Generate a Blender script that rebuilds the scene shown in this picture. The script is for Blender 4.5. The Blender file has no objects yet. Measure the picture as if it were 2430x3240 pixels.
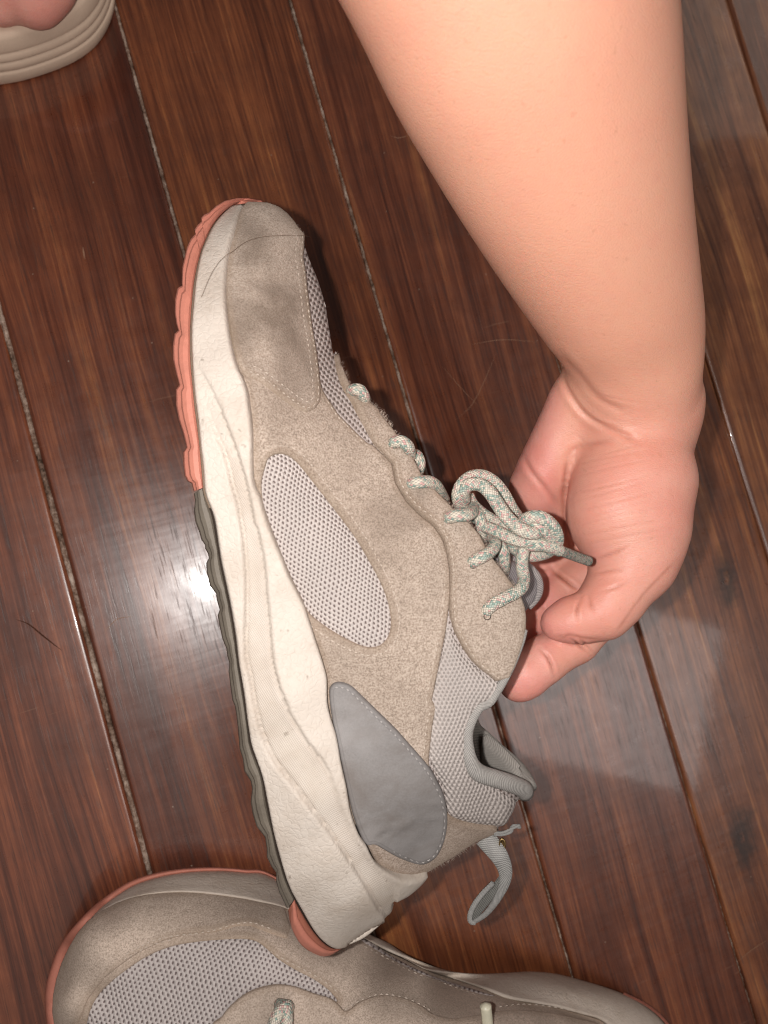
import bpy, math, random
import numpy as np
from mathutils import Matrix, Vector
from mathutils.geometry import delaunay_2d_cdt

random.seed(4)
RNG = np.random.default_rng(11)
scene = bpy.context.scene
COL = scene.collection

# ------------------------------------------------------------------ camera
# A phone held 36 cm above a wooden floor, tilted a little.  Lengths below are
# centimetres unless a name ends in _m; mesh data is written in metres.
H = 36.0
FPX, CX, CY = 2343.0, 1215.0, 1620.0
UP = np.array([0.21222, 0.10599, 1.0]); UP /= np.linalg.norm(UP)
AX = np.array([1.0, 0, 0]) - UP * UP[0]; AX /= np.linalg.norm(AX)
AY = np.cross(UP, AX)
CAM2W = np.array([AX, AY, UP])            # rows: world axes in camera axes


def cam_to_world(c):
    """camera-frame cm (x right, y up, z back) -> world metres"""
    w = np.asarray(c, float) @ CAM2W.T
    w[..., 2] += H
    return w * 0.01


def P(px, py, d):
    """point at depth d (cm along the view axis) seen at px,py -> world metres"""
    px, py, d = np.broadcast_arrays(np.asarray(px, float), np.asarray(py, float), np.asarray(d, float))
    c = np.stack([(px - CX) / FPX * d, -(py - CY) / FPX * d, -d], -1)
    return cam_to_world(c)


def at(px, py, z):
    """point at height z (cm) above the floor seen at px,py -> world metres"""
    px, py, z = np.broadcast_arrays(np.asarray(px, float), np.asarray(py, float), np.asarray(z, float))
    c = np.stack([(px - CX) / FPX, -(py - CY) / FPX, -np.ones_like(px)], -1)
    w = c @ CAM2W.T
    t = (H - z) / -w[..., 2]
    w = w * t[..., None]
    w[..., 2] += H
    return w * 0.01


cam_data = bpy.data.cameras.new('camera')
cam_data.sensor_fit = 'HORIZONTAL'
cam_data.sensor_width = 36.0
cam_data.lens = 36.0 * FPX / 2430.0
cam_data.clip_start = 0.005
cam_data.clip_end = 50
cam_data.dof.use_dof = True
cam_data.dof.focus_distance = 0.255
cam_data.dof.aperture_fstop = 20.0
cam = bpy.data.objects.new('camera', cam_data)
COL.objects.link(cam)
M = Matrix([list(CAM2W[i]) + [0] for i in range(3)] + [[0, 0, 0, 1]])
M.translation = Vector((0, 0, H * 0.01))
cam.matrix_world = M
scene.camera = cam
scene.render.resolution_x, scene.render.resolution_y = 768, 1024

# ------------------------------------------------------------------- light
world = bpy.data.worlds.new('World')
scene.world = world
world.use_nodes = True
wb = world.node_tree.nodes['Background']
wb.inputs['Color'].default_value = (1.0, 0.96, 0.93, 1)
wb.inputs['Strength'].default_value = 0.07


def point_lamp(name, loc_c, power, radius, color):
    l = bpy.data.lights.new(name, 'POINT')
    l.energy = power; l.shadow_soft_size = radius; l.color = color
    o = bpy.data.objects.new(name, l); COL.objects.link(o)
    o.location = Vector(cam_to_world(np.array(loc_c)))
    return o


def area_lamp(name, corners_px, z, power_density, color):
    """rectangular light at ceiling height whose mirror image lies on the given floor patch"""
    k = z / H
    pts = [at(x, y, 0) for x, y in corners_px]
    pts = [np.array([p[0] * (1 + k), p[1] * (1 + k), z * 0.01]) for p in pts]
    c = sum(pts) / 4
    ex = (pts[1] - pts[0] + pts[2] - pts[3]) / 2
    ey = (pts[3] - pts[0] + pts[2] - pts[1]) / 2
    l = bpy.data.lights.new(name, 'AREA')
    l.shape = 'RECTANGLE'
    l.size, l.size_y = np.linalg.norm(ex), np.linalg.norm(ey)
    l.energy = power_density * l.size * l.size_y
    l.color = color
    o = bpy.data.objects.new(name, l); COL.objects.link(o)
    o.location = Vector(c)
    ang = math.atan2(ex[1], ex[0])
    o.rotation_euler = (0, 0, ang)
    return o


point_lamp('phone_flash', (-2.05, 0.45, 0.4), 2.95, 0.003, (1.0, 0.96, 0.925))
area_lamp('ceiling_or_fill_light', [(1420, 2310), (2170, 2528), (2300, 1980), (1500, 1800)], 250, 14.0, (1.0, 0.92, 0.88))
area_lamp('ceiling_or_fill_light', [(-500, 1500), (640, 1500), (760, 3300), (-500, 3300)], 250, 1.3, (1.0, 0.84, 0.76))
area_lamp('ceiling_or_fill_light', [(2130, 420), (2600, 420), (2600, -300), (2130, -300)], 250, 4.0, (1.0, 0.90, 0.80))

# fill lamp added to lift the outer parts; mirror image hidden behind the shoe
area_lamp('ceiling_or_fill_light', [(900, 2300), (1300, 2300), (1250, 1500), (850, 1500)], 250, 19.0, (1.0, 0.95, 0.9))

vs = scene.view_settings
vs.view_transform = 'Standard'
vs.look = 'None'
vs.exposure = 0.0
vs.gamma = 1.0
vs.use_curve_mapping = False
scene.cycles.use_denoising = True
scene.cycles.filter_width = 1.1
scene.cycles.max_bounces = 5
scene.cycles.diffuse_bounces = 3
scene.cycles.glossy_bounces = 3
scene.cycles.use_adaptive_sampling = True
scene.cycles.adaptive_threshold = 0.02

# ------------------------------------------------------------ mesh helpers

def link(name, me, mat=None, parent=None, smooth=True):
    o = bpy.data.objects.new(name, me)
    COL.objects.link(o)
    if mat is not None:
        me.materials.clear(); me.materials.append(mat)
    if parent is not None:
        o.parent = parent
    if smooth and len(me.polygons):
        me.polygons.foreach_set('use_smooth', np.ones(len(me.polygons), bool))
    return o


def mesh(name, verts, faces, uv=None):
    me = bpy.data.meshes.new(name)
    me.from_pydata(np.asarray(verts).tolist(), [], [tuple(int(i) for i in f) for f in faces])
    me.update()
    if uv is not None:
        lay = me.uv_layers.new(name='UVMap')
        li = np.empty(len(me.loops), int)
        me.loops.foreach_get('vertex_index', li)
        lay.data.foreach_set('uv', np.asarray(uv)[li].astype(np.float32).ravel())
    return me


def empty(name, loc, label, cat, group=None):
    o = bpy.data.objects.new(name, None)
    COL.objects.link(o)
    o.empty_display_size = 0.02
    # parts carry world coordinates; the empty sits at the thing's base
    o.location = Vector(loc)
    o['label'] = label; o['category'] = cat
    if group: o['group'] = group
    return o


def adopt(child, parent):
    child.parent = parent
    if parent.type == 'EMPTY':          # parts of parts already share world coordinates
        child.matrix_parent_inverse = Matrix.Translation(-parent.location)
    return child


def smooth_curve(pts, n=None, closed=False, step=6.0):
    """Catmull-Rom through pts, resampled evenly"""
    p = np.asarray(pts, float)
    k = len(p)
    out = []
    rng = range(k if closed else k - 1)
    for i in rng:
        p0 = p[(i - 1) % k] if closed or i > 0 else 2 * p[0] - p[1]
        p1 = p[i]; p2 = p[(i + 1) % k]
        p3 = p[(i + 2) % k] if closed or i + 2 < k else 2 * p[-1] - p[-2]
        t = np.linspace(0, 1, 12, endpoint=False)[:, None]
        out.append(0.5 * ((2 * p1) + (-p0 + p2) * t + (2 * p0 - 5 * p1 + 4 * p2 - p3) * t ** 2 + (-p0 + 3 * p1 - 3 * p2 + p3) * t ** 3))
    out = np.concatenate(out + ([] if closed else [p[-1:]]))
    return resample(out, n, closed, step)


def resample(p, n=None, closed=False, step=6.0):
    p = np.asarray(p, float)
    if closed:
        p = np.concatenate([p, p[:1]])
    s = np.concatenate([[0], np.cumsum(np.linalg.norm(np.diff(p, axis=0), axis=1))])
    keep = np.concatenate([[True], np.diff(s) > 1e-9])
    p, s = p[keep], s[keep]
    if n is None:
        n = max(3, int(round(s[-1] / step)) + (0 if closed else 1))
    q = np.linspace(0, s[-1], n, endpoint=not closed)
    return np.stack([np.interp(q, s, p[:, j]) for j in range(p.shape[1])], -1)


def inside(poly, pts):
    x, y = pts[:, 0], pts[:, 1]
    r = np.zeros(len(pts), bool)
    a = np.asarray(poly); b = np.roll(a, -1, 0)
    for (x1, y1), (x2, y2) in zip(a, b):
        if y1 == y2: continue
        c = ((y1 > y) != (y2 > y)) & (x < (x2 - x1) * (y - y1) / (y2 - y1) + x1)
        r ^= c
    return r


def dist_to(poly, pts, closed=True):
    """distance from pts to a polyline"""
    a = np.asarray(poly, float)
    b = np.roll(a, -1, 0) if closed else a[1:]
    a = a if closed else a[:-1]
    d = np.full(len(pts), 1e9)
    for i in range(len(a)):
        ab = b[i] - a[i]
        L = ab @ ab + 1e-9
        t = np.clip(((pts - a[i]) @ ab) / L, 0, 1)
        d = np.minimum(d, np.hypot(*(pts - a[i] - t[:, None] * ab).T))
    return d


class TPS:
    def __init__(self, ctrl, scale=100.0, reg=1e-4):
        c = np.asarray(ctrl, float)
        self.s = scale
        self.c = c[:, :2] / scale
        n = len(c)
        K = self._k(self.c)
        K[np.arange(n), np.arange(n)] += reg
        Q = np.c_[np.ones(n), self.c]
        A = np.block([[K, Q], [Q.T, np.zeros((3, 3))]])
        w = np.linalg.lstsq(A, np.r_[c[:, 2], 0, 0, 0], rcond=None)[0]
        self.w, self.a = w[:n], w[n:]

    def _k(self, p):
        r2 = ((p[:, None] - self.c[None]) ** 2).sum(-1)
        return 0.5 * r2 * np.log(r2 + 1e-12)

    def __call__(self, pts):
        p = np.asarray(pts, float) / self.s
        return self._k(p) @ self.w + self.a[0] + p @ self.a[1:]


class Relief:
    """surface seen as a height field; pos(pts, off) lifts it along its own normal"""
    def __init__(self, fn, to_world, sign):
        self.fn, self.to_world, self.sign = fn, to_world, sign

    def pos(self, pts, off=0.0):
        pts = np.asarray(pts, float)
        e = 3.0
        f = lambda q: self.to_world(q[:, 0], q[:, 1], self.fn(q))
        p = f(pts)
        du = f(pts + [e, 0]) - f(pts - [e, 0])
        dv = f(pts + [0, e]) - f(pts - [0, e])
        n = np.cross(du, dv)
        n /= np.linalg.norm(n, axis=1)[:, None] + 1e-12
        view = np.array([0, 0, H * 0.01]) - p
        s = np.sign((n * view).sum(1)); s[s == 0] = 1
        n *= s[:, None]
        off = np.broadcast_to(np.asarray(off, float), (len(pts),))
        return p + n * off[:, None] * 0.01


def panel(name, rel, outline, mat, parent, th=0.1, rim=10.0, step=14.0, holes=(), base=-0.04, extra=None, closed_smooth=True, uvs=0.01):
    """raised patch of a surface, rounded down at its rim, with optional holes"""
    out = smooth_curve(outline, closed=True, step=step * 0.6) if closed_smooth else resample(outline, closed=True, step=step * 0.6)
    hs = [smooth_curve(h, closed=True, step=step * 0.6) for h in holes]
    lo, hi = out.min(0), out.max(0)
    gx, gy = np.meshgrid(np.arange(lo[0], hi[0], step), np.arange(lo[1], hi[1], step * 0.866))
    gx = gx + (np.arange(gx.shape[0]) % 2)[:, None] * step / 2
    g = np.c_[gx.ravel(), gy.ravel()]
    g = g[inside(out, g)]
    for h in hs: g = g[~inside(h, g)]
    loops = [out] + hs
    ringpts = []
    for L in loops:
        t = np.roll(L, -1, 0) - np.roll(L, 1, 0)
        t /= np.linalg.norm(t, axis=1)[:, None] + 1e-9
        nrm = np.c_[-t[:, 1], t[:, 0]]
        for f in (0.3, 0.75, 1.15):
            for s in (-1, 1):
                ringpts.append(np.c_[L + nrm * s * rim * f, np.full(len(L), rim * f)])
    rp = np.concatenate(ringpts)
    dall = lambda q: np.min([dist_to(L, q) for L in loops], 0)
    ok = inside(out, rp[:, :2])
    for h in hs: ok &= ~inside(h, rp[:, :2])
    rp = rp[ok]
    rp = rp[dall(rp[:, :2]) > rp[:, 2] * 0.93][:, :2]
    g = g[dall(g) > rim * 1.15 + step * 0.45]
    verts = [Vector(v) for v in np.concatenate(loops + [rp, g])]
    edges = []; k = 0
    for L in loops:
        n = len(L)
        edges += [(k + i, k + (i + 1) % n) for i in range(n)]
        k += n
    v2, _, f2, *_ = delaunay_2d_cdt(verts, edges, [], 0, 1e-4)
    V = np.array([(v.x, v.y) for v in v2])
    F = np.array([f for f in f2 if len(f) == 3])
    cen = V[F].mean(1)
    keep = inside(out, cen)
    for h in hs: keep &= ~inside(h, cen)
    F = F[keep]
    d = dall(V)
    t = np.clip(d / rim, 0, 1)
    off = base + (th - base) * np.sqrt(np.clip(1 - (1 - t) ** 2, 0, 1))
    if extra is not None:
        off = off + extra(V)
    used = np.unique(F)
    remap = -np.ones(len(V), int); remap[used] = np.arange(len(used))
    F = remap[F]; V = V[used]; off = off[used]
    W = rel.pos(V, off)
    # orient towards the camera
    a, b, c = W[F[:, 0]], W[F[:, 1]], W[F[:, 2]]
    n = np.cross(b - a, c - a)
    flip = (n * (np.array([0, 0, H * 0.01]) - a)).sum(1) < 0
    if flip.mean() > 0.5:
        F = F[:, ::-1]
    me = mesh(name, W, F, V * uvs)
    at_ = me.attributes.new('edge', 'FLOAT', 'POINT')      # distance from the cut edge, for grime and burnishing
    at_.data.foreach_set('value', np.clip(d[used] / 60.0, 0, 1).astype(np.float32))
    o = link(name, me, mat)
    if parent is not None: adopt(o, parent)
    return o


def tube(name, path, radius, mat, parent, nseg=12, flat=1.0, step=None, caps=True, vscale=1.0):
    """round cord along world-metre path; radius in metres, scalar or per point"""
    p = np.asarray(path, float)
    n = len(p)
    r = np.broadcast_to(np.asarray(radius, float), (n,))
    t = np.gradient(p, axis=0); t /= np.linalg.norm(t, axis=1)[:, None] + 1e-12
    u = np.cross(t[0], [0.3, 0.2, 1.0]); u /= np.linalg.norm(u)
    U = [u]
    for i in range(1, n):
        u = U[-1] - t[i] * (U[-1] @ t[i]); u /= np.linalg.norm(u) + 1e-12
        U.append(u)
    U = np.array(U); W = np.cross(t, U)
    a = np.linspace(0, 2 * np.pi, nseg + 1)
    ring = p[:, None] + r[:, None, None] * (np.cos(a)[None, :, None] * U[:, None] + flat * np.sin(a)[None, :, None] * W[:, None])
    V = ring.reshape(-1, 3)
    s = np.concatenate([[0], np.cumsum(np.linalg.norm(np.diff(p, axis=0), axis=1))])
    uv = np.stack([np.broadcast_to(a / (2 * np.pi), (n, nseg + 1)), np.broadcast_to((s * 100 * vscale)[:, None], (n, nseg + 1))], -1).reshape(-1, 2)
    m = nseg + 1
    F = [(i * m + j, i * m + j + 1, (i + 1) * m + j + 1, (i + 1) * m + j) for i in range(n - 1) for j in range(nseg)]
    if caps:
        k = len(V)
        V = np.concatenate([V, p[:1] - t[:1] * r[0] * 0.4, p[-1:] + t[-1:] * r[-1] * 0.4]); uv = np.concatenate([uv, uv[:1], uv[-1:]])
        F += [(k, j + 1, j) for j in range(nseg)] + [(k + 1, (n - 1) * m + j, (n - 1) * m + j + 1) for j in range(nseg)]
    o = link(name, mesh(name, V, F, uv), mat)
    if parent is not None: adopt(o, parent)
    return o


def stitches(name, rel, curves, mat, parent, off=0.1, length=11.0, gap=7.0, width=0.028):
    """row of thread stitches along pixel-space curves, one mesh"""
    VV, FF = [], []
    hexa = np.array([[0, 0], [0.2, 1], [0.8, 1], [1, 0], [0.8, -1], [0.2, -1]], float)
    for c in curves:
        q = smooth_curve(c, step=1.0)
        i = 0
        while i + length < len(q):
            seg = q[[i, int(i + length * 0.5), int(i + length)]]
            w = rel.pos(seg, [off - 0.01, off + width * 0.9, off - 0.01])
            side = np.cross(w[2] - w[0], np.array([0, 0, H * 0.01]) - w[1]); side /= np.linalg.norm(side) + 1e-12
            side *= width * 0.01
            j = random.uniform(-0.25, 0.25)
            k = len(VV)
            VV += [w[0], w[1] + side * (1 + j), w[2], w[1] - side * (1 + j), w[1] + (w[1] - (w[0] + w[2]) / 2) * 0.6]
            FF += [(k, k + 1, k + 4), (k + 1, k + 2, k + 4), (k + 2, k + 3, k + 4), (k + 3, k, k + 4)]
            i += int(length + gap * random.uniform(0.8, 1.2))
    o = link(name, mesh(name, VV, FF), mat)
    o['kind'] = 'stuff'
    adopt(o, parent)
    return o

# --------------------------------------------------------------- materials
class NT:
    def __init__(self, name):
        self.m = bpy.data.materials.new(name)
        self.m.use_nodes = True
        self.t = self.m.node_tree
        self.b = self.t.nodes['Principled BSDF']

    def n(self, typ, **kw):
        nd = self.t.nodes.new(typ)
        ins = kw.pop('ins', {})
        for k, v in kw.items(): setattr(nd, k, v)
        for k, v in ins.items(): self.set(nd.inputs[k], v)
        return nd

    def set(self, sock, v):
        if isinstance(v, bpy.types.NodeSocket): self.t.links.new(v, sock)
        else:
            if isinstance(v, (tuple, list)) and len(v) == 3 and sock.type == 'RGBA': v = tuple(v) + (1,)
            sock.default_value = v

    def math(self, op, a, b=None, c=None, clamp=False):
        nd = self.n('ShaderNodeMath', operation=op, use_clamp=clamp)
        self.set(nd.inputs[0], a)
        if b is not None: self.set(nd.inputs[1], b)
        if c is not None: self.set(nd.inputs[2], c)
        return nd.outputs[0]

    def noise(self, vec, scale, detail=4.0, rough=0.55, dist=0.0):
        return self.n('ShaderNodeTexNoise', ins={'Vector': vec, 'Scale': scale, 'Detail': detail, 'Roughness': rough, 'Distortion': dist}).outputs['Fac']

    def ramp(self, fac, stops, interp='LINEAR'):
        r = self.n('ShaderNodeValToRGB', ins={'Fac': fac})
        cr = r.color_ramp; cr.interpolation = interp
        while len(cr.elements) < len(stops): cr.elements.new(0.5)
        for e, (p, c) in zip(cr.elements, stops):
            e.position = p
            e.color = tuple(c) + (1,) if not isinstance(c, (int, float)) else (c, c, c, 1)
        return r.outputs['Color']

    def mix(self, fac, a, b, mode='MIX'):
        nd = self.n('ShaderNodeMix', data_type='RGBA', blend_type=mode)
        self.set(nd.inputs['Factor'], fac); self.set(nd.inputs['A'], a); self.set(nd.inputs['B'], b)
        return nd.outputs['Result']

    def mapping(self, vec, scale=(1, 1, 1), rot=(0, 0, 0), loc=(0, 0, 0)):
        return self.n('ShaderNodeMapping', ins={'Vector': vec, 'Scale': scale, 'Rotation': rot, 'Location': loc}).outputs[0]

    def uv(self): return self.n('ShaderNodeTexCoord').outputs['UV']
    def obj(self): return self.n('ShaderNodeTexCoord').outputs['Object']

    def bump(self, h, dist_mm, strength=1.0, normal=None):
        nd = self.n('ShaderNodeBump', ins={'Height': h, 'Distance': dist_mm * 0.001, 'Strength': strength})
        if normal is not None: self.set(nd.inputs['Normal'], normal)
        return nd.outputs[0]

    def out(self, color, rough=0.8, normal=None, spec=0.3, sheen=0.0, sheen_tint=None):
        self.set(self.b.inputs['Base Color'], color)
        self.set(self.b.inputs['Roughness'], rough)
        self.set(self.b.inputs['Specular IOR Level'], spec)
        if normal is not None: self.set(self.b.inputs['Normal'], normal)
        if sheen:
            self.b.inputs['Sheen Weight'].default_value = sheen
            self.b.inputs['Sheen Roughness'].default_value = 0.5
            if sheen_tint: self.b.inputs['Sheen Tint'].default_value = tuple(sheen_tint) + (1,)
        return self.m


def srgb(r, g, b):
    f = lambda c: (c / 255 / 12.92) if c / 255 <= 0.04045 else ((c / 255 + 0.055) / 1.055) ** 2.4
    return (f(r), f(g), f(b))


def mat_suede(name, base, dark, dirt=0.0):
    N = NT(name); p = N.obj()
    fine = N.noise(p, 1750, 2, 0.6)
    mid = N.noise(p, 420, 4, 0.65)
    big = N.noise(p, 42, 4, 0.6, 0.4)
    f = N.math('ADD', N.math('MULTIPLY', fine, 0.78), N.math('MULTIPLY', mid, 0.22))
    c = N.ramp(f, [(0.34, [x * 0.7 for x in dark]), (0.45, dark), (0.55, base), (0.68, [min(1, x * 1.2) for x in base])])
    c = N.mix(N.ramp(big, [(0.38, 0.0), (0.72, 0.4)]), c, [x * 0.8 for x in dark])
    if dirt:
        d = N.noise(N.mapping(p, loc=(0.3, 0.1, 0.7)), 28, 3, 0.55, 0.6)
        c = N.mix(N.ramp(d, [(0.46, 0.0), (0.68, dirt)]), c, (0.13, 0.095, 0.07))
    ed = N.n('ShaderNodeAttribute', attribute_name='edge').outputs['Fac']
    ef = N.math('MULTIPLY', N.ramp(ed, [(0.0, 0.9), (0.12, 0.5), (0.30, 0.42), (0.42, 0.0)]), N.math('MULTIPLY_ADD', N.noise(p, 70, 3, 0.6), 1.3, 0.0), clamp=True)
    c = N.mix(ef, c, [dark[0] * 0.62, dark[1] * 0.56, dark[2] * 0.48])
    h = N.math('ADD', N.math('MULTIPLY', fine, 0.6), N.math('MULTIPLY', mid, 0.8))
    return N.out(c, 0.95, N.bump(h, 0.5, 0.55), 0.1, 0.25, base)


def mat_mesh(name, thread, hole, pitch=0.125, rot=0.35, skew=0.0, aspect=1.0, contrast=1.0):
    """knitted mesh: staggered holes between threads; pitch in UV units (100 px)"""
    N = NT(name)
    wob = N.n('ShaderNodeTexNoise', ins={'Vector': N.uv(), 'Scale': 0.8, 'Detail': 2.0})
    uvw = N.n('ShaderNodeVectorMath', operation='MULTIPLY_ADD', ins={0: wob.outputs['Color'], 1: (0.22, 0.22, 0.0), 2: N.uv()}).outputs[0]
    v = N.mapping(uvw, rot=(0, 0, rot))
    s = N.n('ShaderNodeSeparateXYZ', ins={0: v})
    k = 2 * math.pi / pitch
    a = N.math('MULTIPLY', s.outputs[0], k)
    b = N.math('MULTIPLY', s.outputs[1], k * aspect)
    u1 = N.math('COSINE', N.math('ADD', a, N.math('MULTIPLY', b, 0.58)))
    u2 = N.math('COSINE', N.math('SUBTRACT', a, N.math('MULTIPLY', b, 0.58)))
    h = N.math('MULTIPLY', N.math('ADD', u1, u2), 0.5)         # -1..1
    jit = N.noise(N.uv(), 26, 2, 0.6)
    h2 = N.math('ADD', h, N.math('MULTIPLY', N.math('SUBTRACT', jit, 0.5), 1.1))
    hole_f = N.ramp(N.math('MULTIPLY_ADD', h2, 0.5, 0.5), [(0.62, 0.0), (0.82, contrast)])
    var = N.noise(N.obj(), 60, 4, 0.6)
    th = N.mix(var, thread, [x * 0.78 for x in thread])
    fib = N.noise(N.mapping(uvw, scale=(1, 1, 1)), 60, 2, 0.6)
    th = N.mix(N.ramp(fib, [(0.4, 0.0), (0.62, 0.35)]), th, [x * 0.6 for x in thread])
    c = N.mix(hole_f, th, hole)
    return N.out(c, 0.75, N.bump(N.math('MULTIPLY', h2, -1.0), 0.35, 0.8), 0.25)


def mat_foam(name, base, kind):
    """cream midsole rubber; crinkled leather-like relief or a woven band"""
    N = NT(name); p = N.obj(); uv = N.uv()
    att = N.n('ShaderNodeAttribute', attribute_name='weave').outputs['Fac']
    vor = N.n('ShaderNodeTexVoronoi', feature='DISTANCE_TO_EDGE', ins={'Vector': N.n('ShaderNodeVectorMath', operation='MULTIPLY_ADD', ins={0: N.n('ShaderNodeTexNoise', ins={'Vector': p, 'Scale': 260.0, 'Detail': 2.0}).outputs['Color'], 1: (0.004, 0.004, 0.004), 2: p}).outputs[0], 'Scale': 480.0, 'Randomness': 1.0}).outputs['Distance']
    cr = N.ramp(vor, [(0.0, 0.0), (0.16, 0.8), (0.4, 1.0)])
    cr2 = N.noise(p, 420, 3, 0.6, 1.2)
    crn = N.math('ADD', N.math('MULTIPLY', cr, 0.45), N.math('MULTIPLY', cr2, 1.0))
    s = N.n('ShaderNodeSeparateXYZ', ins={0: N.mapping(uv, rot=(0, 0, -0.2))})
    w1 = N.math('SINE', N.math('MULTIPLY', s.outputs[0], 2 * math.pi / 0.085))
    w2 = N.math('SINE', N.math('MULTIPLY', s.outputs[1], 2 * math.pi / 0.085))
    wv = N.math('MULTIPLY_ADD', N.math('MULTIPLY', w1, w2), 0.35, 0.5)
    h = N.n('ShaderNodeMix', data_type='FLOAT', ins={'Factor': att})
    N.set(h.inputs['A'], crn); N.set(h.inputs['B'], wv)
    dirt = N.noise(N.mapping(p, loc=(1, 2, 3)), 55, 5, 0.65, 0.5)
    speck = N.noise(p, 300, 2, 0.5)
    c = N.mix(N.ramp(dirt, [(0.45, 0.0), (0.72, 0.5)]), base, [base[0] * 0.66, base[1] * 0.59, base[2] * 0.52])
    # darker in the grooves of the relief
    c = N.mix(N.ramp(h.outputs['Result'], [(0.35, 0.22), (0.6, 0.0)]), c, [base[0] * 0.62, base[1] * 0.55, base[2] * 0.48])
    g = N.n('ShaderNodeAttribute', attribute_name='grime').outputs['Fac']  # painted groove shade along with dirt
    gn = N.math('MULTIPLY', g, N.math('ADD', 0.35, N.noise(p, 140, 4, 0.65)), clamp=True)
    c = N.mix(gn, c, (0.20, 0.15, 0.11))
    c = N.mix(N.ramp(speck, [(0.70, 0.0), (0.76, 0.5)]), c, (0.2, 0.15, 0.11))
    return N.out(c, 0.62, N.bump(h.outputs['Result'], 0.28, 0.6), 0.35)


def mat_rubber(name, base, worn, wear=0.5):
    N = NT(name); p = N.obj()
    a = N.noise(p, 120, 5, 0.65); f = N.noise(p, 900, 3, 0.6)
    c = N.mix(N.ramp(a, [(0.45, 0.0), (0.72, wear)]), base, worn)
    c = N.mix(N.math('MULTIPLY', f, 0.3), c, [x * 0.75 for x in base])
    h = N.math('ADD', N.math('MULTIPLY', a, 0.6), N.math('MULTIPLY', f, 0.5))
    return N.out(c, 0.6, N.bump(h, 0.4, 0.5), 0.35)


def mat_plain(name, base, var=0.2, scale=300, rough=0.8, bump=0.3, spec=0.25, sheen=0.0):
    N = NT(name); p = N.obj()
    a = N.noise(p, scale, 4, 0.65); b = N.noise(p, scale * 0.12, 3, 0.6)
    c = N.mix(N.math('MULTIPLY', N.math('ADD', a, b), 0.5), [x * (1 + var) for x in base], [x * (1 - var) for x in base])
    return N.out(c, rough, N.bump(a, bump, 0.6), spec, sheen)


def mat_rib(name, base, pitch, rot, amp=0.35, vscale=1.0):
    """corded textile with fine parallel ribs (uv)"""
    N = NT(name)
    s = N.n('ShaderNodeSeparateXYZ', ins={0: N.mapping(N.uv(), rot=(0, 0, rot))})
    w1 = N.math('SINE', N.math('MULTIPLY', s.outputs[0], 2 * math.pi / pitch))
    w2 = N.math('SINE', N.math('MULTIPLY', s.outputs[1], 2 * math.pi / (pitch * 0.8)))
    h = N.math('MULTIPLY_ADD', w1, 0.35, N.math('MULTIPLY', w2, 0.15))
    n = N.noise(N.obj(), 500, 3, 0.6)
    h = N.math('ADD', h, N.math('MULTIPLY', n, 0.6))
    c = N.ramp(h, [(0.0, [x * (1 - amp) for x in base]), (0.6, base), (0.9, [min(1, x * 1.15) for x in base])])
    return N.out(c, 0.85, N.bump(h, 0.3, 0.6), 0.2)


def mat_lace(name='braided_lace', gain=1.0):
    N = NT(name)
    s = N.n('ShaderNodeSeparateXYZ', ins={0: N.uv()})
    a = N.math('MULTIPLY', s.outputs[0], 12.0)
    b = N.math('MULTIPLY', s.outputs[1], 11.0)
    # herringbone braid: diagonal cells, one strand direction in each column
    p = N.math('ADD', a, b); q = N.math('SUBTRACT', b, a)
    fp = N.math('FLOOR', p); fq = N.math('FLOOR', q)
    cell = N.n('ShaderNodeCombineXYZ', ins={0: fp, 1: fq, 2: 0.0}).outputs[0]
    wn = N.n('ShaderNodeTexWhiteNoise', noise_dimensions='2D', ins={'Vector': cell}).outputs['Value']
    zone = N.noise(N.n('ShaderNodeCombineXYZ', ins={0: N.math('MULTIPLY', s.outputs[0], 1.5), 1: s.outputs[1], 2: 0.0}).outputs[0], 1.3, 2, 0.6)
    k = N.math('ADD', wn, N.math('MULTIPLY', N.math('SUBTRACT', zone, 0.5), 0.9))
    c = N.ramp(k, [(0.0, (0.27, 0.37, 0.32)), (0.13, (0.42, 0.50, 0.44)), (0.24, (0.68, 0.62, 0.52)), (0.46, (0.50, 0.465, 0.40)), (0.60, (0.72, 0.66, 0.56)), (0.80, (0.64, 0.40, 0.37)), (0.92, (0.70, 0.62, 0.53))], 'CONSTANT')
    dp = N.math('PINGPONG', p, 0.5); dq = N.math('PINGPONG', q, 0.5)
    h = N.math('MULTIPLY', N.math('SQRT', N.math('MULTIPLY', dp, 2.0)), N.math('SQRT', N.math('MULTIPLY', dq, 2.0)))
    c = N.mix(N.ramp(h, [(0.05, 0.6), (0.4, 0.0)]), c, (0.13, 0.115, 0.095))
    c = N.mix(1.0, c, (gain, gain, gain), 'MULTIPLY')
    return N.out(c, 0.8, N.bump(h, 0.35, 0.9), 0.25)


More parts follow.
